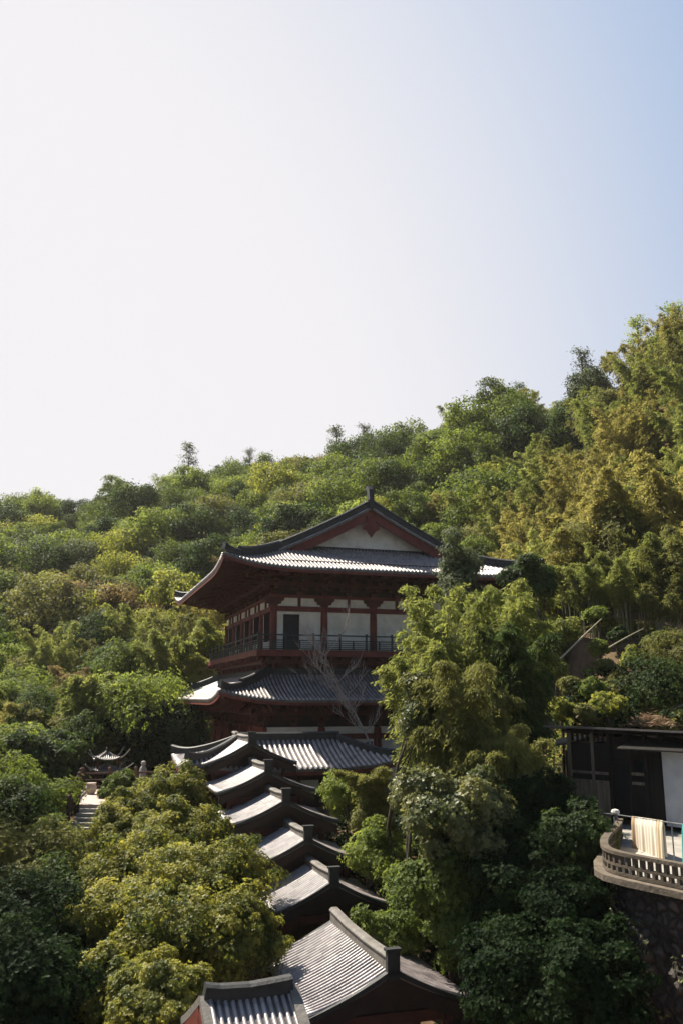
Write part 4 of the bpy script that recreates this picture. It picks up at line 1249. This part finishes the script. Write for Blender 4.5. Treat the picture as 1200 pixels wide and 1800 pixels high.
MID_B = [broadleaf(500+i, 3.3, [2.8, 3.5, 3.9][i], 4.0, [60, 70, 80][i], 17000, 0.19, LM['mid'], nlimb=8, clump=(0.16, 0.36), drop=1.0, bunch=4) for i in range(3)]
MID_M = [bamboo(600+i, 10, 3.0, [14, 18, 12][i], 17000, 0.30, 0.08, LM['gold'], droop=[0.6, 0.9, 0.4][i], spray=0.1, start=0.2) for i in range(3)]
def blocked(x, y):
    u, v = hall_uv(x, y)
    if -7.5 < u < WU+7.5 and -14 < v < WV+8: return True
    return False

pts = []
def free(x, y, r):
    return all((x-a)**2+(y-b)**2 > r*r for a, b in pts)

ZN = {'l': 'the left hillside', 'c': 'the slope behind the hall', 'r': 'the right hillside'}
def zone(a): return 'l' if a < -0.13 else ('c' if a < 0.13 else 'r')
def height_word(y, a):
    ridge = 182 if a < -0.3 else (178 if a < -0.1 else (160 if a < 0.1 else (130 if a < 0.3 else 98)))
    f = (y-60)/(ridge-60)
    return ('foot', 'along the foot of'), ('middle', 'halfway up'), ('top', 'along the skyline of')
def hw(y, a):
    ridge = np.interp(a, [-0.4, -0.2, 0, 0.2, 0.4], [188, 180, 164, 138, 104])
    f = (y-58)/(ridge-58)
    return 'low on' if f < 0.35 else ('halfway up' if f < 0.75 else 'near the top of')
def ridge_y(a): return float(np.interp(a, [-0.65, -0.4, -0.2, 0, 0.2, 0.4, 0.65], [196, 190, 182, 166, 140, 105, 98]))
DESC = {'deep': 'dark green round crowned', 'mid': 'mid green round crowned', 'fresh': 'fresh green leafy', 'lime': 'yellow green leafy', 'olive': 'olive green bushy', 'rust': 'rusty brown tinged', 'grey': 'grey green leafy', 'gold': 'golden', 'bam': 'olive green'}
counts = {}
tries = 0
nB = nM = 0
while tries < 60000:
    tries += 1
    a = R.uniform(-0.47, 0.50); Y_ = math.sqrt(R.uniform(56**2, 200**2)); x = a*Y_
    if Y_ > ridge_y(a)+7: continue
    if a > 0.14 and Y_ < 62: continue
    if a > 0.26 and Y_ < 66: continue
    if blocked(x, Y_) : continue
    if -0.35 < a < -0.12 and Y_ < 63: continue
    sp_ = 3.7 + Y_*0.006
    if not free(x, Y_, sp_): continue
    nzv = mnoise.noise(Vector((x*0.028, Y_*0.028, 7.3))); nz2 = mnoise.noise(Vector((x*0.09, Y_*0.09, 1.3)))
    rel = (Y_-58)/(ridge_y(a)-58)
    bam = False
    if a > 0.13: bam = (nzv + (0.42 if a > 0.2 else 0.12) + R.uniform(-0.3, 0.3)) > (0.45 if rel > 0.8 else 0.0)
    elif a < -0.1 and rel < 0.6: bam = nzv + R.uniform(-0.25, 0.25) > -0.02
    if bam and nM < 150:
        pr = R.choice(FAR_M if Y_ > 105 else MID_M); kind = R.choices(['gold', 'bam', 'olive', 'rust'], ([5, 5, 2, 0.0] if rel > 0.3 else [2, 6, 3, 0.0]) if a > 0.1 else [4.5, 3, 2.5, 3])[0]
        o = instance(pr, LM[kind]); s = R.uniform(0.8, 1.2)
        lab = f"{DESC.get(kind)} feathery bamboo clump {hw(Y_, a)} {ZN[zone(a)]}"; cat = 'bamboo'; nM += 1
        if kind == 'rust': lab = f"rusty brown feathery bamboo clump {hw(Y_, a)} {ZN[zone(a)]}"
    elif nB < 330:
        pr = R.choice(FAR_B if Y_ > 105 else MID_B)
        wts = {'deep': 3, 'mid': 4, 'fresh': 2.6, 'lime': 0.9, 'olive': 1.9, 'rust': 0.5, 'grey': 0.7}
        if rel > 0.6: wts.update(fresh=4, deep=2.6, olive=1, rust=0.15, lime=0.9)
        if nz2 > 0.2: wts['deep'] *= 2
        if zone(a) == 'c' and rel > 0.2: wts.update(lime=2.2, fresh=4)
        if a < -0.2 and rel < 0.3: wts.update(deep=6, mid=4, fresh=1.2, lime=0.1, olive=1.5)
        kind = R.choices(list(wts), list(wts.values()))[0]
        o = instance(pr, LM[kind]); s = R.choice([0.75, 0.9, 1.0, 1.1, 1.3, 1.5])*R.uniform(0.9, 1.1)*(0.9 if rel > 0.9 else 1)
        lab = f"{DESC[kind]} tree {hw(Y_, a)} {ZN[zone(a)]}"; cat = 'tree'; nB += 1
    else: continue
    pts.append((x, Y_))
    if Y_ < 105: s = min(s, 1.15)
    place(o, x, Y_, None, s, R.uniform(0, 6.28), R.uniform(0.9, 1.2))
    o['label'] = lab; o['category'] = cat; o['group'] = lab.split(' crowned')[0].replace(' tree', '') + (' trees ' if cat == 'tree' else ' clumps ') + f"{hw(Y_, a)} {ZN[zone(a)]}"

# skyline characters
def skyline(px, py, Y_, s, proto, mat, label, cat='tree', sz=1.0, H=11):
    p = P(px, py, Y_)
    o = instance(proto, mat); place(o, p.x, p.y, p.z - H*s*sz, s, R.uniform(0, 6), sz)
    return tag(o, label, cat)
skyline(333, 782, 186, 0.95, FAR_P[0], LM['grey'], 'open branched tree standing above the left skyline')
skyline(440, 790, 182, 0.7, FAR_P[1], LM['grey'], 'small sparse tree on the skyline right of the open branched one')
skyline(592, 752, 168, 1.0, FAR_P[0], LM['grey'], 'thin leafless looking tree on the skyline above the temple roof')
skyline(640, 748, 166, 0.8, FAR_P[1], LM['grey'], 'sparse tree on the skyline just right of the temple ridge')
skyline(912, 676, 140, 0.7, FAR_P[0], LM['deep'], 'dark thin pine on the skyline where the right hill steepens')
skyline(1020, 616, 128, 0.85, FAR_P[1], LM['grey'], 'pale layered pine on the upper right skyline')
skyline(1118, 560, 108, 0.75, FAR_P[0], LM['fresh'], 'bright green open tree leaning out at the top right skyline')
skyline(1180, 538, 104, 0.9, FAR_P[1], LM['fresh'], 'tall fresh green tree at the right edge of the skyline')

# undergrowth over the hill (uncountable)
def undergrowth(name, n, region, leaf, mat, seed, hmax, patch, label=None, thr=-0.1):
    rng = np.random.default_rng(seed); C = []; T = []
    k = 0
    while len(C) < n and k < n*8:
        k += 1
        a = rng.uniform(region[0], region[1]); y = math.sqrt(rng.uniform(region[2]**2, region[3]**2)); x = a*y
        if blocked(x, y) and not (hall_uv(x, y)[0] < -7 or hall_uv(x, y)[0] > WU+7): continue
        if region[4](x, y): continue
        h = mnoise.noise(Vector((x*patch, y*patch, seed)))
        if h < thr: continue
        C.append((x, y, ground(x, y) + hmax*rng.random()**1.5*min(1, (h-thr)*2.5+0.15))); T.append(0.5+h*0.6+rng.normal(0, 0.15))
    c = np.array(C); nn = unit(rng.normal(0, 0.5, (len(c), 3))+np.array([0, 0, 0.8])); d = unit(np.cross(nn, rng.normal(size=(len(c), 3))))
    sz = leaf*rng.uniform(0.6, 1.4, len(c))
    o = leaf_object(name, c, d, nn, sz, sz*0.5, np.array(T), mat)
    return tag(o, kind='stuff')
inside_yard = lambda x, y: (x > 6.9 and y < 42.5 and x > 8.2+max(0, (30-y))*-0.2 and y > 18)
undergrowth('undergrowth', 90000, (-0.5, 0.52, 66, 200, lambda x, y: False), 0.5, LM['deep'], 5, 2.2, 0.2, thr=-0.6)
undergrowth('scrub', 45000, (0.16, 0.5, 41, 72, inside_yard), 0.2, LM['olive'], 6, 0.8, 0.33, thr=0.0)
undergrowth('ferns', 40000, (0.2, 0.5, 41, 60, inside_yard), 0.18, LM['lime'], 8, 0.6, 0.4, thr=0.08)
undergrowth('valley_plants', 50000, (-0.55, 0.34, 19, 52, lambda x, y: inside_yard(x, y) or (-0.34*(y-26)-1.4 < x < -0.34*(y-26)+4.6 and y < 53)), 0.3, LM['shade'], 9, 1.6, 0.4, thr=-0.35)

def near_tree(px, py, Y_, r, rz, mat, label, cat='tree', name='broadleaf_tree', nclump=44, nleaf=34000, leaf=0.13, bunch=6, seed=None, group=None, H=None, **kw):
    """a tree whose crown centre is at photo pixel (px,py), Y_ away; its trunk stands on the ground below"""
    p = P(px, py, Y_); g = ground(p.x, p.y) if H is None else p.z-H
    H = max(rz*0.6, p.z-g)
    o = broadleaf(seed or int(px*7+py), r, rz, H, nclump, nleaf, leaf, LM[mat], name=name, bunch=bunch, **kw)
    place(o, p.x, p.y, p.z-H, 1, 0); tag(o, label, cat, group)
    return o

# the row of golden-topped trees left of the gallery
FT = [(300, 1410, 43.5, 2.0, 'rounded olive yellow tree nearest the porch, topmost of the row beside the gallery'),
      (222, 1478, 41.5, 1.9, 'olive yellow tree beside the steps of the left terrace'),
      (212, 1432, 44.3, 1.15, 'small olive yellow tree hiding the right side of the terrace steps'),
      (262, 1430, 43, 1.6, 'olive yellow tree second from the top of the row'),
      (290, 1520, 36.8, 2.2, 'olive yellow tree in the middle of the row behind the broad one'),
      (300, 1610, 31.5, 2.3, 'olive yellow tree at the heart of the row above the biggest one'),
      (325, 1478, 38, 2.1, 'olive yellow tree touching the left eaves of the upper gallery roofs'),
      (238, 1560, 35, 2.4, 'broad olive yellow tree below the terrace steps in the middle of the row'),
      (372, 1570, 32.5, 2.2, 'olive yellow tree beside the second gallery roof with a dark right side'),
      (213, 1640, 30, 1.9, 'olive yellow tree on the outer left side of the row'),
      (322, 1668, 28.5, 2.4, 'biggest olive yellow tree left of the largest gallery roof'),
      (425, 1650, 28.5, 1.5, 'dark sided olive tree against the left eave of the largest gallery roof'),
      (205, 1765, 25, 1.5, 'lowest olive yellow tree at the bottom edge left of the outbuilding'),
      (285, 1790, 23.5, 1.6, 'olive tree just left of the nearest tiled roof')]
for px, py, Y_, r, lab in FT:
    near_tree(px, py, Y_, r, r*0.9, 'front', lab, group='olive yellow trees in the row left of the gallery', nclump=170, nleaf=66000, leaf=0.09, clump=(0.09, 0.22), top=0.35, wfac=0.5)

# dark trees in the left corner and lower left
for px, py, Y_, r, mt, lab in [
    (38, 1415, 47, 2.6, 'mid', 'broad dark green tree left of the terrace balustrade'),
    (8, 1455, 43, 2.8, 'deep', 'dark green tree at the left edge below the terrace level'),
    (78, 1530, 40, 2.1, 'mid', 'green tree right below the terrace balustrade'),
    (30, 1560, 36, 2.8, 'olive', 'dull olive tree at the left edge halfway down'),
    (85, 1620, 33, 1.9, 'deep', 'dark tree squeezed against the outer golden tree'),
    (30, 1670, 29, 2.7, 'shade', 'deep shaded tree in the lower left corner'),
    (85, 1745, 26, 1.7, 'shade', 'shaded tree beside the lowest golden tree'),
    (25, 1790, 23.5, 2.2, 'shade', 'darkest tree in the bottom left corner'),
    (62, 1352, 56, 2.4, 'deep', 'dark green tree behind the terrace on the left'),
    (15, 1345, 58, 2.8, 'olive', 'olive green tree at the left edge behind the terrace'),
    (36, 1312, 61, 1.9, 'fresh', 'small bright green tree standing out among dark ones on the left'),
    (88, 1335, 60, 2.2, 'deep', 'low dark tree directly left of the tiny pavilion'),
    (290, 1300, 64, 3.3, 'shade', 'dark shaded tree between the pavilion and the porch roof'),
    (214, 1388, 50, 1.15, 'mid', 'clipped bush growing beside the terrace under the pavilion'),
    (365, 1140, 84, 2.6, 'lime', 'bright yellow green tree beside the back of the hall balcony'),
    (345, 1185, 80, 2.3, 'lime', 'yellow green tree just above the lower roof corner on the left')]:
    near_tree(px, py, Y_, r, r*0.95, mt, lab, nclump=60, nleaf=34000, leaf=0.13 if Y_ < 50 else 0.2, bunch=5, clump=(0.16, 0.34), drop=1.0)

def near_bamboo(px, ptop, Y_, H, spread, mat, label, seed, nculm=22, nleaf=30000, leafL=0.26, leafW=0.062, name='bamboo_clump', zb=None, **kw):
    p = P(px, ptop, Y_)
    o = bamboo(seed, H, spread, nculm, nleaf, leafL, leafW, LM[mat], name=name, **kw)
    place(o, p.x, p.y, p.z-H*(1-0.28*kw.get('droop', 0.55))*0.93, 1, 0); tag(o, label, 'bamboo')
    return o
near_bamboo(150, 1195, 66, 9.5, 1.9, 'bam', 'tall feathery bamboo plume rising from the dark trees on the left', 31, 10, 12000, 0.4, 0.1)
near_bamboo(238, 1205, 68, 8.5, 2.6, 'olive', 'rounded olive bamboo left of the lower temple roof', 32, 14, 14000, 0.4, 0.1)
near_bamboo(300, 1120, 78, 9, 2.4, 'bam', 'olive bamboo plume left of the temple balcony', 33, 12, 12000, 0.42, 0.1)
near_bamboo(60, 1245, 70, 9, 3.0, 'olive', 'wide olive bamboo clump low on the far left', 34, 14, 14000, 0.42, 0.1)
# right of the gallery
near_bamboo(775, 1045, 38, 12.0, 1.9, 'bam', 'yellow green bamboo spreading in front of the temple balcony', 41, 20, 46000, 0.24, 0.055, droop=0.6, start=0.12)
near_bamboo(738, 1150, 36, 9.0, 1.4, 'bam', 'lower yellow green bamboo reaching over the porch roof corner', 42, 14, 30000, 0.23, 0.054, droop=0.8, start=0.08)
near_bamboo(875, 1045, 40, 12.5, 2.1, 'bam', 'big olive bamboo clump in front of the right roof end', 43, 22, 50000, 0.25, 0.057, droop=0.75, start=0.15)
near_bamboo(815, 1190, 33.5, 10.5, 1.7, 'olive', 'rounded weeping bamboo with grey olive sprays in the middle', 44, 26, 60000, 0.2, 0.046, droop=1.15, start=0.08, curl=1.7)
near_bamboo(905, 1120, 37, 10.5, 1.5, 'deep', 'dark drooping bamboo left of the shed roof', 45, 16, 36000, 0.23, 0.052, droop=1.0, start=0.1, curl=1.4)
near_bamboo(650, 1345, 38.5, 4.5, 1.1, 'olive', 'low feathery bamboo overhanging the right gallery eaves', 46, 12, 16000, 0.2, 0.045, droop=1.0, start=0.1)
near_bamboo(880, 1290, 32, 8.0, 1.5, 'olive', 'low drooping bamboo in front of the dark one', 48, 16, 30000, 0.2, 0.046, droop=1.1, start=0.08, curl=1.5)
# tall vine covered tree
near_tree(812, 1035, 45, 1.15, 3.3, 'grey', 'tall narrow vine covered tree rising against the right temple eaves', nclump=36, nleaf=22000, leaf=0.13, bunch=5, clump=(0.35, 0.6), asym=0.05)
near_tree(925, 1030, 52, 1.9, 1.7, 'deep', 'dark round tree beside the right tip of the temple roof', nclump=26, nleaf=14000, leaf=0.2, bunch=5)
near_tree(742, 1300, 34.5, 0.75, 3.0, 'ivy', 'ivy covered trunk with pale leaves between the bamboos', nclump=40, nleaf=16000, leaf=0.115, bunch=5, clump=(0.4, 0.8), asym=0.05, drop=1.0)
near_tree(742, 1400, 33.5, 1.35, 1.2, 'ivy', 'leafy climber mound with pale leaves below the ivy trunk', nclump=26, nleaf=14000, leaf=0.115, bunch=5)
near_tree(608, 1402, 42.0, 1.25, 1.2, 'fresh', 'bright green bush right of the upper gallery roofs', nclump=26, nleaf=14000, leaf=0.115, bunch=5, cat='bush', name='bush')
near_tree(655, 1455, 38.5, 1.4, 1.5, 'olive', 'dull olive bush behind the second gallery roof', nclump=24, nleaf=12000, leaf=0.12, bunch=5, cat='bush', name='bush')
near_tree(672, 1500, 36.0, 1.3, 1.2, 'fresh', 'glossy green bush beside the third gallery roof', nclump=24, nleaf=12000, leaf=0.115, bunch=5, cat='bush', name='bush')
near_tree(735, 1570, 32.5, 1.5, 1.3, 'mid', 'green bush right of the second gallery roof end', nclump=26, nleaf=14000, leaf=0.115, bunch=5, cat='bush', name='bush')
near_tree(690, 1640, 30.5, 1.2, 0.9, 'mid', 'leafy bush growing behind the ridge of the largest gallery roof', nclump=22, nleaf=10000, leaf=0.115, bunch=5, cat='bush', name='bush')
near_tree(815, 1640, 29.0, 1.5, 1.2, 'mid', 'bush with bright leaf edges right of the largest gallery roof', nclump=28, nleaf=16000, leaf=0.115, bunch=5, cat='bush', name='bush')
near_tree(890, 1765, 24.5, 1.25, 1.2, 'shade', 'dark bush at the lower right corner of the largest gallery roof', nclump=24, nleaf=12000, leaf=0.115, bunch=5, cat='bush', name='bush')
near_tree(800, 1450, 28.5, 1.7, 1.7, 'ivy', 'broad tree with pale yellowish leaves below the weeping bamboo', nclump=40, nleaf=28000, leaf=0.15, bunch=6, clump=(0.22, 0.36))
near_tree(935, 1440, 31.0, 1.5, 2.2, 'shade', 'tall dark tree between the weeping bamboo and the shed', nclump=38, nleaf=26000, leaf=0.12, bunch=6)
near_tree(1010, 1480, 28.5, 1.2, 1.4, 'deep', 'dark green tree in front of the yard edge with bright tips', nclump=30, nleaf=16000, leaf=0.12, bunch=6)
near_tree(790, 1560, 28.8, 1.7, 1.6, 'mid', 'leafy green tree under the pale leaved one in the right gully', nclump=44, nleaf=26000, leaf=0.12, bunch=6)
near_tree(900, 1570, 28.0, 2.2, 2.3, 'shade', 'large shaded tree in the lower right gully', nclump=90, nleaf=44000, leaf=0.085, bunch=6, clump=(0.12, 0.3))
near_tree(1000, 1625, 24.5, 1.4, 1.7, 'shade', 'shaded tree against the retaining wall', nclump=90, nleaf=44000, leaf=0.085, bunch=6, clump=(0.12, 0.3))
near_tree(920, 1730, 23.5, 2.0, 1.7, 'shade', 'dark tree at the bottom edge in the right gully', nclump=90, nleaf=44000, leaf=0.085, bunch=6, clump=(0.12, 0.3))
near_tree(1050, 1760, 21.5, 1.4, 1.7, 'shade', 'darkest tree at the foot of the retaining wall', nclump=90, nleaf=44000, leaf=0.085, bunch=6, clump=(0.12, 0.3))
for x, y, zt, r in ((-17.2, 35, 3.5, 2.8), (-16.6, 29.5, 2.5, 2.6), (-19, 41, 4.5, 3.0)):  # unseen trees, added out of frame to throw shade on the lower left
    o = broadleaf(int(-x*90), r, 4.5, zt+9.0, 50, 16000, 0.22, LM['mid'], bunch=5); place(o, x, y, -13.5)
    tag(o, f'added tall tree out of view left, shading the lower left corner, {"nearest" if y < 30 else ("middle" if y < 36 else "farthest")} of three', 'tree')
# right slope behind the shed
near_tree(1150, 1215, 46, 2.4, 1.7, 'deep', 'dark green bush on the slope above the shed roof', nclump=34, nleaf=18000, leaf=0.12, bunch=5, cat='bush', name='bush')
near_tree(1190, 1150, 52, 2.2, 1.6, 'olive', 'olive bush at the right edge on the slope', nclump=24, nleaf=10000, leaf=0.12, bunch=5, cat='bush', name='bush')

SB = [(985, 1250, 43.5, .8, 'lime'), (1030, 1258, 43, .6, 'olive'), (1065, 1245, 44, .9, 'lime'), (1095, 1205, 47, 1.1, 'gold'), (1040, 1215, 46, .8, 'fresh'), (1000, 1205, 47, .7, 'olive'), (975, 1175, 49.5, .8, 'bam'), (1060, 1175, 49, .7, 'olive'),
      (1110, 1160, 50.5, .9, 'lime'), (1052, 1140, 53.5, .8, 'fresh'), (985, 1110, 54, .9, 'bam'), (1085, 1120, 54, .8, 'deep'), (1175, 1215, 47, .9, 'olive'), (1150, 1130, 54, .8, 'bam'), (1050, 1085, 56, .9, 'fresh'), (1190, 1265, 43.5, .7, 'deep')]
SBL = {(985, 1250): 'just behind the left end of the shed roof', (1030, 1258): 'low against the shed roof edge', (1065, 1245): 'over the middle of the shed roof', (1095, 1205): 'left of the big dark bush on the slope', (1040, 1215): 'in the middle of the bank above the shed', (1000, 1205): 'on the bare litter bank', (975, 1175): 'at the foot of the leaning pale pole', (1060, 1175): 'under the dark hollow',
       (1110, 1160): 'between the dark hollow and the right bush', (1052, 1140): 'right of the leaning pale pole', (985, 1110): 'among the bamboo stems on the left', (1085, 1120): 'inside the dark hollow', (1175, 1215): 'right of the big dark bush', (1150, 1130): 'high on the right bank', (1050, 1085): 'at the top end of the leaning pole', (1190, 1265): 'beside the straw heap'}
for px, py, Y_, r, mt in SB:
    near_tree(px, py, Y_, r, r*0.8, mt, f"small {DESC[mt].split(' round')[0].split(' leafy')[0].split(' bushy')[0]} shrub {SBL[(px, py)]}", nclump=24, nleaf=6000, leaf=0.14, bunch=5, cat='shrub', name='shrub', clump=(0.2, 0.5), asym=0.35, nlimb=4)

# right grove: tall clumps with bare stems showing
GV = [(960, 905, 66), (1010, 850, 70), (1060, 800, 68), (1120, 780, 66), (1180, 740, 64), (1000, 960, 60), (1065, 930, 60), (1130, 900, 58), (1190, 880, 56), (935, 985, 60), (1095, 990, 57), (1165, 985, 55), (1220, 800, 60), (1030, 1010, 58)]
gproto = [bamboo(400+i, 11, 2.2, 14, 24000, 0.28, 0.07, LM['gold'], droop=[0.5, 0.8][i], start=0.48, spray=0.1, base_r=0.3, culm_r=0.06) for i in range(2)]
words = ['leftmost', 'tall', 'golden topped', 'broad', 'leaning', 'dense', 'loose', 'arching', 'edge', 'dark footed', 'pale stemmed', 'low', 'outermost', 'thin stemmed']
for i, (px, py, Y_) in enumerate(GV):
    p = P(px, py, Y_); kd = ['gold', 'gold', 'gold', 'bam', 'gold', 'bam', 'bam', 'bam', 'olive', 'bam', 'bam', 'olive', 'gold', 'bam'][i]
    o = instance(gproto[i % 2], LM[kd]); g = ground(p.x, p.y); s = max(0.6, (p.z-g)/10.2)
    place(o, p.x, p.y, g-0.2, s, R.uniform(0, 6.28))
    tag(o, f"{DESC[kd]} bamboo clump with bare stems in the grove above the shed", 'bamboo', f"{DESC[kd]} bamboo clumps with bare stems above the shed")

# fallen and leaning poles
def pole(a, b, r, label):
    m = MB(); a, b = Vector(a), Vector(b); k = 10
    pts = [a.lerp(b, i/k) + Z*(0.03*math.sin(i/k*math.pi)) - a for i in range(k+1)]
    m.tube(pts, [r*(1-0.5*i/k) for i in range(k+1)], 7)
    for i in range(1, k): m.tube([pts[i]-(b-a)*0.003, pts[i]+(b-a)*0.003], r*(1.15-0.5*i/k), 7)
    o = m.build('bamboo_pole', M['culm_dead'], None, smooth=True); o.location = a
    return tag(o, label, 'bamboo pole')
pole(P(982, 1160, 50), P(1056, 1088, 53), 0.06, 'long pale dead bamboo pole leaning across the stems above the shed')
pole(P(1070, 1138, 52), P(1130, 1105, 53), 0.05, 'thin grey bamboo pole lying in the dark hollow')
pole(P(1164, 1258, 44), P(1215, 1232, 44.5), 0.05, 'pale pole lying by the straw heap above the shed roof')
pole(P(1012, 1262, 42.5), P(1030, 1243, 43), 0.04, 'short pale stick poking up behind the left shed eave')

# bare tree before the hall
def bare_tree():
    rng = random.Random(5)
    b = P(655, 1318, 52.0); o = empty('bare_tree', (b.x, b.y, ground(b.x, b.y)), 0, 'leafless pale branched tree in front of the lower temple roof', 'tree')
    off = Vector((b.x, b.y, ground(b.x, b.y)))
    m = MB(); tw = MB()
    main = [P(655, 1318, 52), P(640, 1285, 52), P(622, 1250, 52.1), P(605, 1225, 52.1), P(592, 1200, 52.2), P(580, 1172, 52.3), P(572, 1152, 52.3)]
    m.tube([Vector((0, 0, 0))] + [p-off for p in main], [0.09, 0.075, 0.062, 0.052, 0.044, 0.035, 0.025, 0.012], 7)
    def branch(p, d, L, r, depth):
        pts = [p]; dd = d.normalized()
        for i in range(5):
            dd = (dd + Vector((rng.uniform(-.22, .22), rng.uniform(-.22, .22), rng.uniform(-.05, .2)))).normalized()
            pts.append(pts[-1] + dd*L/5)
        (m if depth == 0 else tw).tube(pts, [r*(1-0.16*i) for i in range(6)], 5)
        if depth < 2:
            for k in range(8 if depth == 0 else 5):
                q = pts[rng.randint(1, 5)]
                branch(q, (dd + Vector((rng.uniform(-.9, .9), rng.uniform(-.6, .6), rng.uniform(0.1, .9)))), L*rng.uniform(.35, .6), max(r*.6, 0.011), depth+1)
    for i in range(1, 7):
        p = main[i]-off
        for s in (-1, 1, -1):
            if rng.random() < 0.85: branch(p, Vector((s*rng.uniform(.5, 1)-0.2, rng.uniform(-.3, .3), rng.uniform(.15, .8))), rng.uniform(1.0, 2.3), 0.03, 0)
    m.build('trunk', M['bark_pale'], o); tw.build('twigs', M['bark_pale'], o)
bare_tree()

# straw heap above the shed
sp0 = P(1142, 1266, 43.5)
rng = np.random.default_rng(77); n_ = 2500
c = rng.normal(0, 1, (n_, 3))*np.array([0.55, 0.5, 0.2]); c[:, 2] = np.abs(c[:, 2])*np.exp(-(c[:, 0]**2)/1.5)
d = unit(rng.normal(0, 1, (n_, 3))*np.array([1, 1, 0.3])); nn = unit(rng.normal(0, .4, (n_, 3))+np.array([0, 0, 1]))
straw = leaf_object('straw_heap', c, d, nn, 0.5, 0.05, rng.random(n_), leaf_mat('dry straw', (0.22, 0.15, 0.09), (0.42, 0.30, 0.19), trans=0.15))
straw.location = sp0 - Vector((0, 0, 0.25)); tag(straw, 'heap of dry straw and cut stems on the bank above the shed roof', 'straw heap')

m, nt_h, out_h = mat_new('thin valley haze')
pvn = N(nt_h, 'ShaderNodeVolumePrincipled'); pvn.inputs['Color'].default_value = (1.0, 0.97, 0.93, 1); pvn.inputs['Density'].default_value = 0.00013
pvn.inputs['Anisotropy'].default_value = 0.3
nt_h.links.new(pvn.outputs[0], out_h.inputs['Volume'])
hz = MB(); hz.span(-440, 440, -60, 440, -17.6, 72); tag(hz.build('haze', m), kind='stuff')

# ------------------------------------------------------------------ light
EL, AZ = math.radians(50), math.radians(48)      # the sun: high, to the left and beyond the hall
sd = Vector((-math.sin(AZ)*math.cos(EL), math.cos(AZ)*math.cos(EL), math.sin(EL)))
sl = bpy.data.lights.new('sun', 'SUN'); sl.energy = 5.0; sl.angle = math.radians(0.53); sl.color = (1.0, 0.92, 0.78)
so = bpy.data.objects.new('sun', sl); COL.objects.link(so); so.location = sd*100
so.rotation_euler = (-sd).to_track_quat('-Z', 'Y').to_euler()
w = bpy.data.worlds.new('World'); SC.world = w; w.use_nodes = True
nt = w.node_tree; nt.nodes.clear(); L_ = nt.links.new
out = nt.nodes.new('ShaderNodeOutputWorld'); bg = nt.nodes.new('ShaderNodeBackground')
sky = nt.nodes.new('ShaderNodeTexSky'); sky.sky_type = 'NISHITA'; sky.sun_disc = False
sky.sun_elevation = EL; sky.sun_rotation = -AZ; sky.air_density = 1.0; sky.dust_density = 0.6; sky.ozone_density = 1.5; sky.altitude = 50
# thin white veil of bright haze in the sky, thickest low on the sun's side
SKY = 0.05
tcw = nt.nodes.new('ShaderNodeTexCoord'); dp = nt.nodes.new('ShaderNodeVectorMath'); dp.operation = 'DOT_PRODUCT'
va, ve = math.radians(-34), math.radians(8)
dp.inputs[1].default_value = (math.sin(va)*math.cos(ve), math.cos(va)*math.cos(ve), math.sin(ve))
L_(tcw.outputs['Generated'], dp.inputs[0])
def veil(prev, a0, a1, col):
    mrn = nt.nodes.new('ShaderNodeMapRange'); mrn.interpolation_type = 'SMOOTHSTEP'
    mrn.inputs['From Min'].default_value = math.cos(math.radians(a0)); mrn.inputs['From Max'].default_value = math.cos(math.radians(a1))
    L_(dp.outputs['Value'], mrn.inputs['Value'])
    mx = nt.nodes.new('ShaderNodeMix'); mx.data_type = 'RGBA'
    L_(mrn.outputs[0], mx.inputs['Factor']); L_(prev, mx.inputs['A'])
    mx.inputs['B'].default_value = (col[0]/SKY, col[1]/SKY, col[2]/SKY, 1)
    return mx.outputs['Result']
v1 = veil(sky.outputs[0], 95, 58, (0.165, 0.235, 0.355))
v2 = veil(v1, 70, 31, (0.428, 0.420, 0.432))
L_(v2, bg.inputs[0]); bg.inputs[1].default_value = SKY
L_(bg.outputs[0], out.inputs[0])
SC.view_settings.view_transform = 'Standard'; SC.view_settings.look = 'None'; SC.view_settings.exposure = 1.05; SC.view_settings.gamma = 1.0
SC.render.engine = 'CYCLES'
SC.cycles.use_denoising = True
SC.cycles.max_bounces = 6; SC.cycles.diffuse_bounces = 3; SC.cycles.transmission_bounces = 4
